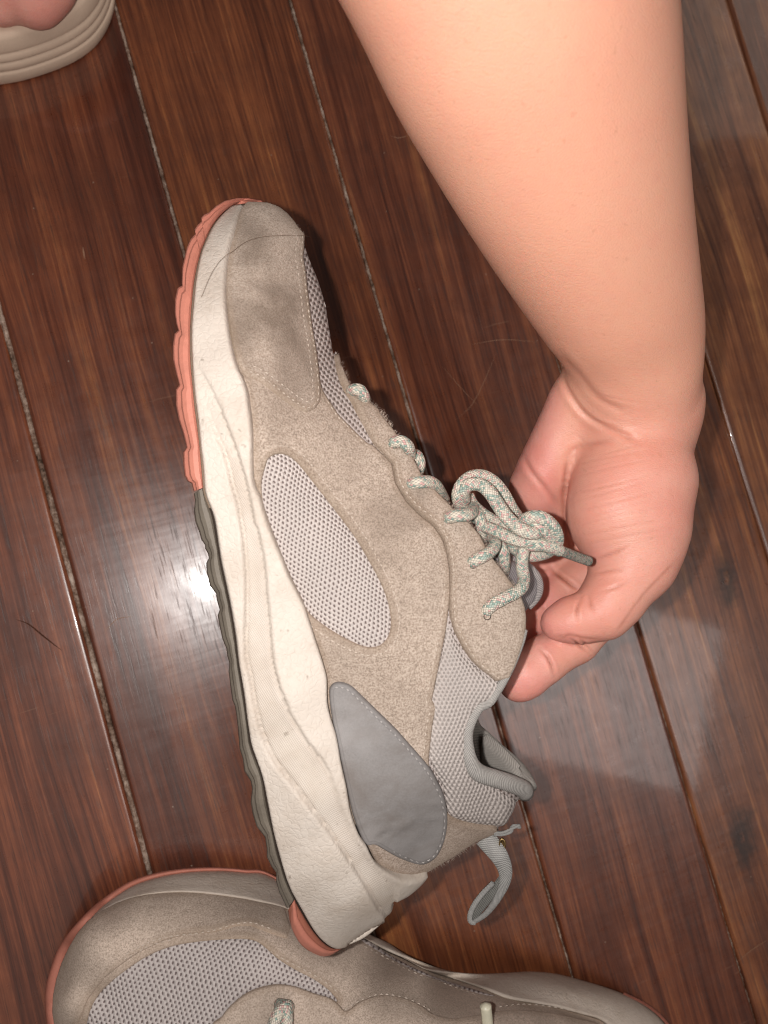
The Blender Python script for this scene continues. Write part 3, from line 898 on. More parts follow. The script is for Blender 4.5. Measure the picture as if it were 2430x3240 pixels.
hm = lambda c: np.sqrt(np.clip(_m(c), 0, None))
hin = hm(sole_in)
gl = [P(sole_in[:, 0] + dx, sole_in[:, 1], D0 - hin + dd) for dx, dd in ((-9, 0.25), (-3, 0.02), (3, 0.0), (8, 0.25))]
_k = int(np.argmax(sole_in[:, 1] > 1600))
loft('glue_gap_line', [g[:_k + 1] for g in gl], M_GLUE, sneaker)
loft('glue_gap_line', [g[_k:] for g in gl], M_DARK, sneaker)  # dark strip painted in for the shaded gap at the rear
back = smooth_curve(UP_LINE[:1] + UP_LINE[4:-1], n=260)
_in = np.interp(np.arange(260), [0, 190, 259], [0, 0, 1])[:, None] * np.array([-30, -62.0])
sole_far = sole_in + _in
back = back + _in * 0.8
loft('far_midsole', [P(sole_far[:, 0], sole_far[:, 1], D0 + hin * f) for f in (-0.9, 0.0, 0.92, 1.0)] + [P((sole_in[:, 0] + back[:, 0]) / 2, (sole_in[:, 1] + back[:, 1]) / 2, D0 + hin * 1.04), P(back[:, 0], back[:, 1], D0 + hm(back)), P(back[:, 0] + 10, back[:, 1], D0 + hm(back) * 0.9)], M_FOAM, sneaker)

# --- outsole: three rubber pieces with lugs
OUT_FRONT = Z(1, [(715, 183), (680, 152), (600, 137), (520, 137), (440, 155), (380, 190), (335, 232), (300, 248), (283, 268), (290, 285), (255, 320), (240, 345), (248, 368), (215, 405), (190, 460), (176, 520), (160, 590), (156, 690), (158, 712), (128, 728), (112, 800), (110, 890), (120, 960), (134, 1005), (108, 1030), (97, 1110), (99, 1200), (116, 1275), (140, 1365), (117, 1395), (118, 1500), (136, 1590), (168, 1690), (188, 1775), (166, 1805), (166, 1880), (176, 1960), (196, 1998), (222, 2010), (234, 2062)])
OUT_MID = Z(2, [(132, 335), (140, 380), (133, 450), (142, 520), (165, 580), (182, 640), (206, 672), (206, 695), (226, 730), (230, 760), (214, 790), (216, 850), (238, 940), (278, 990), (282, 1030), (302, 1100), (288, 1135), (300, 1200), (320, 1290), (346, 1350), (352, 1400), (366, 1450), (360, 1500), (372, 1600), (385, 1690), (402, 1730), (412, 1790), (424, 1900), (432, 2010)]) + Z(3, [(30, 330), (40, 400), (72, 450), (80, 490), (72, 560), (82, 620), (104, 690), (148, 745), (156, 800), (158, 850), (182, 900), (206, 930), (206, 980), (220, 1030), (262, 1118)])
OUT_HEEL = Z(3, [(268, 1128), (275, 1180), (290, 1230), (320, 1288), (350, 1322), (385, 1346), (440, 1369), (480, 1368), (515, 1352), (546, 1332)])


def outsole(name, outer, mat, inner_from, inner_to, smoothit=False, lip=0.12, t0=0.0, parent=None):
    n = 420 if len(outer) > 12 else 90
    o_ = smooth_curve(outer, n=n) if smoothit else resample(outer, n=n)
    i_ = resample(sole_in[inner_from:inner_to], n=n)
    h = hm(i_) + lip
    h = np.where(h < 0.5, 0.5 * (h / 0.5) ** 0.5, h)
    lerp = lambda t: (i_[:, 0] * (1 - t) + o_[:, 0] * t,  i_[:, 1] * (1 - t) + o_[:, 1] * t)
    rows = []
    for t, dd in [(0.04, 0.45), (0.06, 0.06), (0.18, -0.03), (0.45, -0.05), (0.66, 0.0), (0.74, 0.10), (0.92, 0.16), (0.98, 0.24), (1.0, 0.40)]:
        x, y = lerp(t0 * np.minimum(1, np.linspace(0, 5, n)) + (1 - t0) * t if t0 else t)
        rows.append(P(x, y, D0 - h + dd))
    for k in (0.75, 0.35, 0.0, -0.4, -0.8, -1.0):
        x, y = lerp(1.0)
        rows.append(P(x, y, D0 - h * k))
    x, y = lerp(0.1)
    rows.append(P(x, y, D0 + h * 1.02))
    o = loft(name, rows, mat, parent or sneaker)
    if not smoothit: o.data.polygons.foreach_set('use_smooth', np.zeros(len(o.data.polygons), bool))
    return o


def idx_near(pt):
    return int(np.argmin(np.hypot(*(sole_in - np.array(pt)).T)))


i1 = idx_near(Z(2, [(218, 322)])[0]); i2 = idx_near(Z(3, [(300, 1075)])[0])
osf = outsole('outsole', OUT_FRONT, M_CORAL, 0, i1)
osf['label'] = 'coral rubber outsole wrapping the toe'
osm = outsole('outsole', OUT_MID, M_SOLE_GREY, i1 - 1, i2 + 1, lip=0.02)
osm['label'] = 'dark grey rubber outsole along the arch'
osh = outsole('outsole', OUT_HEEL, M_CORAL, i2, 260, True, lip=0.10, t0=0.34)
core = outsole('outsole_core', OUT_HEEL, M_CORAL_DK, i2, 260, True, lip=-0.02, parent=osh)
osh['label'] = 'coral rubber heel tip peeling away from the foam'

# --- body of the upper: textile shell with suede pieces laid over it
shell = UP_LINE[::-1] + RIDGE + THROAT + COLLAR + HEEL_UP
panel('textile_shell', UPPER, shell, M_VAMP, sneaker, th=0.0, rim=4, step=17, base=0.0)

# suede quarter with its almond shaped window
SEAM = Z(4, [(-60, 130), (0, 200), (70, 270), (130, 350), (165, 450), (190, 580), (260, 700), (350, 790), (440, 860), (500, 950), (530, 1050), (545, 1150), (548, 1300), (540, 1400), (520, 1560), (490, 1700), (460, 1850), (430, 2000)]) + Z(3, [(1030, 60), (1010, 150), (1000, 240), (990, 330)])
WINDOW = Z(2, [(605, 150), (625, 105), (680, 80), (740, 88), (800, 130), (860, 200), (930, 290), (1000, 380), (1070, 470), (1130, 550), (1200, 650), (1270, 770), (1330, 880), (1380, 990), (1410, 1100), (1418, 1190), (1400, 1270), (1350, 1325), (1280, 1338), (1200, 1315), (1100, 1265), (1010, 1210), (930, 1150), (880, 1100), (840, 1010), (790, 930), (740, 830), (690, 730), (640, 600), (605, 470), (582, 350), (580, 250)])
GREY = Z(2, [(1018, 1640), (1028, 1590), (1060, 1562), (1110, 1560), (1170, 1585), (1230, 1640), (1300, 1710), (1380, 1790), (1460, 1870), (1540, 1960), (1620, 2050)]) + Z(3, [(1010, 370), (1045, 430), (1078, 500), (1096, 580), (1100, 660), (1088, 735), (1060, 800), (1020, 845), (960, 873), (900, 866), (820, 832), (760, 796), (710, 768), (672, 772), (640, 725), (600, 610), (570, 470), (545, 350), (520, 230), (495, 100)])
VAMP_LOW = Z(1, [(1030, 1180), (1045, 1260), (1060, 1330), (1075, 1400), (1120, 1470), (1180, 1560), (1240, 1620), (1310, 1690), (1370, 1745), (1412, 1762)])
VAMP_TOP = Z(1, [(1150, 1165), (1160, 1250), (1180, 1330), (1210, 1400), (1260, 1480), (1300, 1560), (1350, 1650), (1412, 1762)])
low = [tuple(p) for p in up_line[(up_line[:, 1] > 1190) & (up_line[:, 1] < 2620)]]
low = [(x - 8, y) for x, y in low[::6]]
quarter = low[::-1] + VAMP_LOW + [(x + 10, y) for x, y in SEAM if y > 1440] + Z(3, [(1010, 400), (1000, 520), (960, 700), (800, 760), (690, 760), (640, 700)])
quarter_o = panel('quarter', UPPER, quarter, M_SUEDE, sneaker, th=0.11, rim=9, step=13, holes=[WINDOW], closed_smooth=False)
# mesh seen through the window, slightly domed
cw = np.mean(WINDOW, 0)
panel('mesh_window', UPPER, [(cw[0] + (x - cw[0]) * 1.06, cw[1] + (y - cw[1]) * 1.03) for x, y in WINDOW], M_MESH, sneaker, th=0.05, rim=60, step=13, base=0.01)

# eyestay over the quarter
EYE_LOW = Z(4, [(556, 1330), (560, 1450), (590, 1550), (640, 1650), (700, 1740), (760, 1800), (830, 1850), (862, 1880)])
EYE_IN = [p for p in SEAM if p[1] < 1890][1:]
eyestay = Z(1, [(1155, 1168), (1162, 1250), (1182, 1330), (1212, 1400), (1262, 1480), (1302, 1560), (1352, 1650), (1412, 1760)]) + [(x + 8, y) for x, y in EYE_IN[:-1] if y > 1440] + EYE_LOW + COLLAR[5:0:-1] + COLLAR[:1] + [(x, y) for x, y in THROAT[::-1]]
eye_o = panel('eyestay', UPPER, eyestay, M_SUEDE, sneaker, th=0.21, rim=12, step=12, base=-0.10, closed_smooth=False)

# collar mesh
collar_mesh = Z(4, [(545, 1500), (535, 1600), (505, 1740), (475, 1880), (440, 2040)]) + Z(3, [(1025, 130), (1008, 230), (1012, 330), (1042, 400), (1080, 480), (1100, 560), (1112, 625), (1180, 655), (1260, 672), (1340, 680), (1400, 682), (1430, 640), (1452, 600), (1460, 552), (1400, 520), (1330, 470), (1270, 420), (1230, 350), (1215, 270), (1220, 190), (1250, 110), (1285, 60)]) + Z(4, [(850, 2000), (900, 1930), (870, 1880), (800, 1840), (700, 1750), (620, 1640), (570, 1540)])
panel('collar_panel', UPPER, collar_mesh, M_COLLAR, sneaker, th=0.16, rim=45, step=13, base=0.02)

# toe cap
TOE_IN = Z(1, [(948, 400), (945, 450), (940, 540), (958, 640), (970, 760), (985, 880), (1000, 1000), (1015, 1080), (1032, 1180), (1048, 1300), (1060, 1420), (1056, 1490), (1020, 1540), (960, 1563), (900, 1543), (820, 1490), (720, 1410), (640, 1350), (562, 1318)])
toe_cap = TOE_IN + [(x - 6, y) for x, y in UP_LINE[11:0:-1]] + [UP_LINE[0]] + RIDGE[:7]
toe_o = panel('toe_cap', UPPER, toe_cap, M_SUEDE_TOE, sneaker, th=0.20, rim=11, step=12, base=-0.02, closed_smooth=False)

# heel counter and the grey panel over it
counter = Z(3, [(640, 720), (680, 785), (710, 845), (740, 885), (800, 925), (860, 950), (930, 952), (1000, 918), (1040, 895), (1080, 870), (1150, 830), (1250, 760), (1360, 716), (1368, 690), (1340, 678), (1260, 672), (1180, 655), (1125, 628), (1090, 600), (1060, 700), (980, 780), (860, 780), (760, 740)])
panel('heel_counter', UPPER, counter, M_SUEDE_DK, sneaker, th=0.14, rim=9, step=12, closed_smooth=False)
_gw = lambda q: 1.7 * (0.03 * np.exp(-((q[:, 0] - 1368) / 20) ** 2 - ((q[:, 1] - 2570) / 5) ** 2) + 0.03 * np.exp(-((q[:, 0] - 1368) / 22) ** 2 - ((q[:, 1] - 2526) / 5) ** 2) - 0.05 * np.exp(-((q[:, 0] - 1215) / 40) ** 2 - ((q[:, 1] - 2620 + (q[:, 0] - 1215) * .55) / 7) ** 2) + 0.04 * np.exp(-((q[:, 0] - 1250) / 50) ** 2 - ((q[:, 1] - 2600 + (q[:, 0] - 1250) * .5) / 12) ** 2)) + 0.012 * np.sin(q[:, 0] / 37 + q[:, 1] / 61) + 0.01 * np.sin(q[:, 1] / 29 - q[:, 0] / 83)
grey_o = panel('grey_panel', UPPER, GREY, M_GREY, sneaker, th=0.23, rim=10, step=11, extra=_gw)

# --- stitching
def inset(curve, d):
    c = smooth_curve(curve, step=10)
    t = np.gradient(c, axis=0); t /= np.linalg.norm(t, axis=1)[:, None]
    return c + np.c_[-t[:, 1], t[:, 0]] * d


stitches('stitching', UPPER, [inset(TOE_IN, 14), inset(TOE_IN, 32)], M_THREAD, toe_o, 0.205, 12, 8, 0.017)
win_c = WINDOW[3:26]
stitches('stitching', UPPER, [inset(win_c, -26)], M_THREAD, quarter_o, 0.115, 12, 8, 0.017)
stitches('stitching', UPPER, [inset([p for p in SEAM if 1420 < p[1] < 1880], -16), inset(EYE_LOW, -14)], M_THREAD, eye_o, 0.215, 12, 9, 0.02)
stitches('stitching', UPPER, [inset([p for p in SEAM if p[1] > 1800], 12)], M_THREAD, quarter_o, 0.115, 12, 9, 0.02)
stitches('stitching', UPPER, [inset(GREY[2:23], 16)], M_THREAD_GREY, grey_o, 0.235, 12, 8, 0.024)
stitches('stitching', UPPER, [inset(VAMP_LOW[4:], 12)], M_THREAD, quarter_o, 0.115, 11, 9, 0.02)

# --- collar binding, lining and far wall
col = smooth_curve(COLLAR[1:] + HEEL_UP[:1], step=8)
col[:, 0] -= np.interp(np.linspace(0, 1, len(col)), [0, .2, .6, 1], [6, 14, 10, 12])
cw_ = UPPER.pos(col, 0.06)
tube('collar_binding', cw_, np.interp(np.linspace(0, 1, len(col)), [0, .3, .6, .75, 1], [.0012, .0014, .0018, .0029, .0030]), M_BIND, sneaker, 14, flat=0.9)
FAR_EDGE = Z(3, [(1532, 490), (1505, 425), (1450, 352), (1385, 285), (1310, 215), (1255, 160), (1240, 80), (1260, -20), (1330, -160), (1390, -290)]) + [(1560, 1900), (1500, 1800), (1400, 1660), (1300, 1540), (1200, 1400), (1110, 1260), (1060, 1130)]
far = smooth_curve(FAR_EDGE, n=120)
far_low = resample(up_line[20:][::-1], n=120)
hl = h_up(far_low)
fl = smooth_curve([(0, .2), (8, 1.3), (25, 2.5), (60, 2.7), (85, 1.5), (119, 0.1)], n=120)
hf = np.interp(np.arange(120), fl[:, 0], fl[:, 1])
rows = []
for t in np.linspace(0, 1, 9):
    x = far[:, 0] * (1 - t) + far_low[:, 0] * t; y = far[:, 1] * (1 - t) + far_low[:, 1] * t
    hh = np.sqrt(hf ** 2 * (1 - t) + hl ** 2 * t)
    rows.append(P(x, y, D0 + hh))
loft('far_side', rows, M_SUEDE, sneaker)
loft('lining', [r + np.array([0, 0, 0.002]) for r in rows], M_LINING, sneaker)
tube('collar_binding', P(far[:46, 0], far[:46, 1], D0 + hf[:46]), np.interp(np.arange(46), [0, 5, 12, 45], [.0030, .0026, .0017, .0014]), M_LINING, sneaker, 12)
# padded inside of the heel collar, seen through the opening
INNER = Z(3, [(1278, 398), (1268, 340), (1272, 270), (1290, 208), (1340, 240), (1400, 295), (1460, 360), (1510, 425), (1532, 455), (1500, 470), (1430, 440), (1350, 412)])
inner_rel = Relief(lambda q: D0 + 0.3 + 1.9 * np.clip((1640 - q[:, 0]) / 150, 0, 1), P, 1)
panel('heel_lining', inner_rel, INNER, M_LINING, sneaker, th=0.12, rim=22, step=10, base=-0.15)
# near-side lining closes the view into the shoe
ins = smooth_curve(Z(3, [(1340, -40), (1250, 110), (1215, 200), (1215, 280), (1240, 370), (1300, 440), (1500, 520)]), n=50)
loft('lining', [P(ins[:, 0] + dx, ins[:, 1], D0 - h_up(ins) + dd) for dx, dd in ((0, -0.05), (-6, 0.3), (-26, 0.9), (-50, 1.8))], M_LINING, sneaker)

# --- tongue
TONGUE = [(1420, 1590), (1470, 1630), (1540, 1700), (1590, 1745), (1640, 1775), (1685, 1798), (1706, 1838), (1707, 1880), (1690, 1915), (1662, 1940), (1640, 1990), (1580, 2000), (1520, 1900), (1430, 1760), (1370, 1650)]
tr = Relief(lambda q: D0 + 0.2 - 0.9 * np.clip((1700 - q[:, 0]) / 120, 0, 1), P, 1)
tongue_o = panel('tongue', tr, TONGUE, M_TONGUE, sneaker, th=0.35, rim=34, step=9, base=-0.4, uvs=0.02)
te = smooth_curve(Z(4, [(960, 1075), (1010, 1085), (1060, 1110), (1105, 1145), (1140, 1190), (1155, 1240), (1150, 1300), (1120, 1350), (1080, 1390)]), n=40)
tube('tongue_piping', P(te[:, 0], te[:, 1], D0 - 0.15), 0.0014, mat_rib('tongue_piping', (0.38, 0.34, 0.33), 0.06, 1.2, 0.5), tongue_o, 10)

# --- laces
LR = 0.0023


def lace(name, view, pts, radius=LR, mat=None):
    """pts: x, y in the view and depth"""
    q = Z(view, [(a, b) for a, b, _ in pts])
    c = smooth_curve([(x, y, d * 40) for (x, y), (_, _, d) in zip(q, pts)], step=5)
    return tube(name, P(c[:, 0], c[:, 1], c[:, 2] / 40), radius * 0.9, mat or M_LACE, sneaker if name == 'lace' else LACE_END, 14)


lace('lace', 1, [(1262, 1405, 24.9), (1290, 1395, 24.5), (1325, 1400, 24.4), (1350, 1440, 24.6), (1355, 1480, 25.2), (1350, 1520, 26)])
lace('lace', 4, [(185, 335, 24.55), (205, 310, 24.2), (250, 305, 24.1), (290, 335, 24.2), (305, 385, 24.7), (300, 430, 25.6)])
lace('lace', 4, [(335, 390, 25.6), (355, 405, 25.2), (368, 445, 25.1), (360, 490, 25.3), (340, 530, 25.8)])
lace('lace', 4, [(300, 595, 24.4), (325, 580, 24.0), (370, 572, 23.9), (430, 570, 24.1), (475, 595, 24.5), (505, 640, 25.0), (530, 690, 25.6)])
lace('lace', 4, [(545, 815, 24.2), (575, 800, 23.8), (630, 790, 23.7), (685, 785, 23.9), (720, 760, 24.5), (700, 700, 25.1)])
lace('lace', 4, [(700, 730, 24.9), (745, 770, 24.7), (770, 830, 24.6), (780, 900, 24.8), (775, 960, 25.2), (770, 1020, 25.7)])
lace('lace', 4, [(705, 1120, 24.05), (725, 1090, 23.7), (780, 1060, 23.6), (840, 1020, 23.9), (865, 970, 24.4), (840, 925, 25.0), (800, 900, 25.5)])
lace('lace', 4, [(880, 960, 25.0), (915, 1020, 24.8), (925, 1090, 24.9), (920, 1150, 25.2), (915, 1210, 25.7)])
lace('lace', 4, [(800, 1450, 23.85), (808, 1415, 23.5), (850, 1375, 23.35), (920, 1335, 23.4), (990, 1300, 23.55), (1040, 1260, 23.8), (1052, 1200, 24.1), (1040, 1120, 24.2), (1045, 1040, 24.2), (1065, 970, 24.3), (1080, 930, 24.6)])
# the bow
lace('lace', 4, [(1010, 800, 24.9), (970, 740, 24.6), (920, 650, 24.4), (860, 575, 24.3), (780, 530, 24.2), (700, 540, 24.1), (640, 595, 24.0), (620, 670, 24.2), (650, 740, 24.7), (720, 790, 25.0), (810, 850, 25.0), (900, 890, 24.9)], 0.0024)
lace('lace', 4, [(660, 690, 24.5), (655, 630, 24.0), (700, 585, 23.8), (770, 590, 23.7), (830, 640, 23.6), (880, 715, 23.6), (930, 790, 23.5), (990, 850, 23.5), (1060, 895, 23.4), (1120, 905, 23.5), (1150, 880, 23.9), (1120, 840, 24.5)], 0.0025)
lace('lace', 4, [(690, 660, 25.0), (720, 720, 24.9), (780, 775, 24.8), (850, 820, 24.7), (930, 860, 24.5), (1010, 890, 24.4)], 0.0022)
lace('lace', 4, [(800, 865, 24.6), (870, 890, 24.3), (950, 930, 24.1), (1030, 960, 24.0), (1110, 950, 23.9), (1160, 905, 24.2), (1170, 860, 24.8)], 0.0024)
lace('lace', 4, [(1030, 850, 24.0), (1075, 815, 23.7), (1140, 800, 23.5), (1205, 830, 23.5), (1255, 890, 23.7), (1268, 960, 24.1), (1230, 1010, 24.6), (1170, 1040, 24.9), (1090, 1050, 25.0), (1020, 1020, 25.0), (960, 970, 24.9)], 0.0026)
lace('lace', 4, [(1080, 860, 23.9), (1140, 860, 23.6), (1200, 900, 23.7), (1235, 960, 24.0), (1200, 1000, 24.4)], 0.0024)
bow_end = lace('lace', 4, [(1040, 960, 24.3), (1100, 985, 24.0), (1170, 985, 23.9), (1240, 1000, 24.0), (1290, 1022, 24.2)], 0.0023)
LACE_END = bow_end
lace('lace_tip', 4, [(1255, 1008, 24.1), (1330, 1035, 24.4), (1400, 1062, 24.8), (1480, 1090, 25.2)], 0.0019, M_AGLET)
for x, y in Z(4, [(186, 340), (300, 600), (546, 818), (706, 1122), (800, 1455)]):
    w = UPPER.pos(np.array([[x, y]]), 0.20)[0]
    a = np.linspace(0, 2 * np.pi, 20)
    c = UPPER.pos(np.c_[x + 12 * np.cos(a), y + 12 * np.sin(a)], 0.213)
    V = np.concatenate([[w], c]); F = [(0, i, i + 1) for i in range(1, 20)]
    adopt(link('eyelet', mesh('eyelet', V, F), M_DARK), sneaker)

# --- heel pull tab: a loop of webbing hanging from one rivet
tab_c = Z(3, [(1300, 745, ), (1335, 790), (1380, 850), (1408, 920), (1402, 990), (1365, 1070), (1308, 1145), (1248, 1188)])
tc = smooth_curve(tab_c, n=40)
wid = np.interp(np.arange(40), [0, 8, 16, 24, 32, 39], [64, 56, 40, 24, 17, 13])
t = np.gradient(tc, axis=0); t /= np.linalg.norm(t, axis=1)[:, None]
nn = np.c_[-t[:, 1], t[:, 0]]
dt = np.interp(np.arange(40), [0, 10, 39], [26.0, 25.7, 26.6])
e1 = tc + nn * wid[:, None] * 0.5; e2 = tc - nn * wid[:, None] * 0.5
tab = loft('pull_tab', [P(e1[:, 0] - 2, e1[:, 1], dt + 0.12), P(e1[:, 0], e1[:, 1], dt), P((e1[:, 0] + e2[:, 0]) / 2, (e1[:, 1] + e2[:, 1]) / 2, dt - 0.03), P(e2[:, 0], e2[:, 1], dt), P(e2[:, 0] + 2, e2[:, 1], dt + 0.12)], M_TAB, sneaker)
TAB2 = Z(3, [(1395, 930), (1382, 1000), (1345, 1070), (1290, 1140), (1245, 1192), (1225, 1180), (1225, 1150), (1250, 1095), (1300, 1035), (1350, 985)])
panel('pull_tab_inside', Relief(lambda q: 26.9 + 0 * q[:, 0], P, 1), TAB2, M_TAB_IN, tab, th=0.05, rim=8, step=8)
rim = smooth_curve(Z(3, [(1345, 985), (1290, 1040), (1245, 1100), (1224, 1150), (1226, 1185), (1250, 1192)]), n=30)
tube('pull_tab_edge', P(rim[:, 0], rim[:, 1], 26.75), 0.0010, M_TAB, tab, 8)
bx, by = Z(3, [(1392, 782)])[0]
a = np.linspace(0, 2 * np.pi, 24, endpoint=False)
rv = [P(bx + 12 * f * np.cos(a), by + 22 * f * np.sin(a), 25.9 - dd) for f, dd in ((1.0, -.15), (1.0, 0.0), (0.85, .10), (0.5, .08), (0.45, 0.02), (0.01, .02))]
R = np.stack([np.concatenate([r, r[:1]]) for r in rv], 1)
F = [(i * 6 + j, i * 6 + j + 1, (i + 1) * 6 + j + 1, (i + 1) * 6 + j) for i in range(24) for j in range(5)]
adopt(link('rivet', mesh('rivet', R.reshape(-1, 3), F), M_BRASS), tab)
fr = Z(3, [(1350, 728), (1390, 725), (1430, 712), (1460, 690), (1485, 686)])
for k in range(7):
    c = smooth_curve([(x + random.uniform(-4, 4) + i * random.uniform(-2, 2), y + random.uniform(-5, 5)) for i, (x, y) in enumerate(fr)], n=20)
    tube('loose_thread', P(c[:, 0], c[:, 1], 25.7 + 0.05 * k), 0.00045, M_TAB, tab, 5)

# one hair lying across the toe
hc = smooth_curve(Z(1, [(300, 830), (360, 690), (420, 600), (490, 540), (580, 475), (680, 440), (780, 425), (880, 415), (945, 415)]), step=8)
hair = tube('stray_hair', np.where((hc[:, 0] < 730)[:, None], MIDSOLE.pos(hc, 0.30), UPPER.pos(hc, 0.30)), 0.00006, M_HAIR, None, 5)
hair['label'] = 'single dark hair lying across the toe of the held sneaker'; hair['category'] = 'hair'

# frayed suede along the cut edges
def fuzz(name, rel, curve, out_dir, count, off, mat, parent):
    c = smooth_curve(curve, step=2)
    VV, FF = [], []
    for _ in range(count):
        i = random.randrange(1, len(c) - 1)
        t = c[i + 1] - c[i - 1]; t /= np.linalg.norm(t) + 1e-9
        nrm = np.array([-t[1], t[0]]) * out_dir
        L = random.uniform(3, 11)
        a_ = c[i] - nrm * random.uniform(0, 4)
        b_ = a_ + nrm * L + t * random.uniform(-6, 6)
        w = rel.pos(np.array([a_, b_]), [off + random.uniform(-.08, .02), off + random.uniform(-.1, .08)])
        s_ = np.cross(w[1] - w[0], [0, 0, 1]); s_ = s_ / (np.linalg.norm(s_) + 1e-12) * random.uniform(.00003, .00007)
        k = len(VV)
        VV += [w[0] + s_, w[0] - s_, w[1]]; FF.append((k, k + 1, k + 2))
    o = link(name, mesh(name, VV, FF), mat); o['kind'] = 'stuff'
    adopt(o, parent)


M_FUZZ = mat_plain('suede_fibre', (0.46, 0.37, 0.305), 0.2, 500, 0.95, 0.0, 0.1)
fuzz('suede_fuzz', UPPER, THROAT[:-2], -1, 500, 0.12, M_FUZZ, eye_o)
fuzz('suede_fuzz', UPPER, [p for p in HEEL_UP[-6:]], -1, 260, 0.08, M_FUZZ, sneaker)
fuzz('suede_fuzz', UPPER, RIDGE[:7], 1, 200, 0.1, M_FUZZ, sneaker)

# ------------------------------------ the second sneaker, standing on the floor
left = empty('sneaker', at(1100, 3250, 0), 'taupe suede sneaker standing on the floor with grey mesh toe, under the held one', 'sneaker', 'pair of taupe sneakers')

L_OUT = Z(6, [(120, 1180), (85, 1080), (72, 960), (76, 870), (95, 790), (130, 690), (180, 605), (250, 520), (330, 440), (420, 372), (520, 312), (640, 272), (760, 250), (880, 240), (1000, 240), (1120, 250), (1250, 270)]) \
    + Z(7, [(160, 345), (260, 400), (350, 455), (420, 490), (480, 530), (540, 560), (620, 590), (700, 608), (800, 614), (900, 610), (1000, 605), (1100, 615), (1200, 640), (1300, 670), (1380, 700), (1450, 735), (1510, 780), (1560, 840), (1600, 930)])
# upper meets midsole
L_UP = Z(6, [(160, 1180), (125, 1080), (112, 980), (125, 860), (165, 730), (215, 630), (275, 545), (350, 482), (450, 426), (560, 391), (700, 373), (830, 371), (950, 381), (1100, 402), (1200, 422), (1320, 450)]) \
    + Z(7, [(240, 430), (330, 475), (410, 520), (480, 550), (560, 592), (640, 620), (720, 645), (800, 672), (900, 712), (1000, 730), (1100, 748), (1200, 775), (1280, 800), (1340, 860), (1380, 960)])
L_Z = TPS([(x, y, z if z < 2.5 else z * 1.16) for x, y, z in [
    # sole rim
    (150, 3300, 1.6), (145, 3180, 1.7), (200, 2980, 1.8), (330, 2850, 1.7), (500, 2760, 1.5), (700, 2745, 1.3), (860, 2765, 1.2), (1050, 2880, 1.2), (1230, 2990, 1.4), (1400, 3068, 1.6), (1600, 3078, 1.8), (1800, 3095, 1.8), (2000, 3140, 1.6), (2120, 3230, 1.6), (2150, 3330, 1.6),
    # upper edge
    (170, 3180, 2.9), (230, 2980, 2.9), (310, 2895, 2.8), (440, 2840, 2.8), (600, 2825, 2.9), (760, 2842, 3.0), (900, 2870, 3.1), (1150, 2970, 3.4), (1340, 3065, 3.8), (1530, 3130, 4.1), (1760, 3185, 4.2), (1900, 3230, 4.0),
    # over the foot
    (300, 3150, 4.0), (450, 3020, 4.2), (650, 2970, 4.5), (850, 2960, 4.9), (500, 3200, 4.7), (700, 3120, 5.2), (900, 3080, 5.6), (1050, 3130, 6.0), (800, 3240, 5.9), (1000, 3240, 6.5), (1200, 3150, 6.0), (1350, 3200, 6.6), (1500, 3230, 7.0), (1650, 3240, 6.4), (1100, 3400, 7.2), (700, 3400, 6.0), (400, 3400, 4.6), (1500, 3400, 8.0), (1800, 3400, 6.5)]])
LEFT = Relief(lambda q: np.maximum(L_Z(q), 0.6), at, 1)

lo = smooth_curve(L_OUT, n=220); lu = smooth_curve(L_UP, n=220)
BELOW = [(2050, 3420), (1700, 3560), (1200, 3600), (800, 3640), (450, 3600), (250, 3480), (165, 3330)]
# suede upper, whole; pieces lie over it
sh = [tuple(p) for p in lu[::4]] + [(1960, 3420), (1600, 3520), (1100, 3540), (600, 3540), (300, 3440)]
L_MESH = Z(6, [(262, 1180), (285, 1070), (310, 985), (350, 912), (420, 842), (500, 780), (600, 712), (720, 660), (850, 632), (1000, 616), (1120, 612), (1185, 628), (1240, 670), (1300, 722), (1380, 772), (1480, 824), (1560, 882), (1606, 940), (1560, 926), (1480, 900), (1380, 866), (1290, 856), (1200, 871), (1120, 906), (1050, 960), (1000, 1020), (975, 1090), (990, 1180), (800, 1300), (450, 1300)])
L_STRIP = Z(7, [(300, 470), (350, 486), (430, 540), (520, 588), (620, 630), (720, 662), (800, 688), (862, 707), (800, 702), (700, 672), (600, 636), (500, 594), (400, 540), (320, 490)])
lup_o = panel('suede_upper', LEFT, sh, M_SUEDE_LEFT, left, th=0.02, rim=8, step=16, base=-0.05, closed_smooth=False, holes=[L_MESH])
panel('toe_mesh', LEFT, [(640 + (x - 640) * 1.03, 3060 + (y - 3060) * 1.05) for x, y in L_MESH], M_MESH_L, left, th=-0.07, rim=30, step=14, base=-0.09)
panel('mesh_strip', LEFT, L_STRIP, M_MESH_L, left, th=0.05, rim=8, step=9, base=-0.02)
# eyestay rising over the mesh
L_EYE = Z(6, [(972, 1090), (1000, 1018), (1050, 958), (1120, 903), (1200, 868), (1290, 852), (1380, 862), (1480, 898), (1570, 928)]) + Z(7, [(225, 745), (250, 765), (300, 732), (380, 710), (470, 718), (540, 748), (600, 788), (680, 805), (760, 795), (900, 770), (1040, 775), (1180, 800), (1280, 830), (1300, 900), (900, 1000), (300, 980), (40, 960)])
leye_o = panel('eyestay', LEFT, L_EYE, M_SUEDE_LEFT, left, th=0.19, rim=10, step=12)
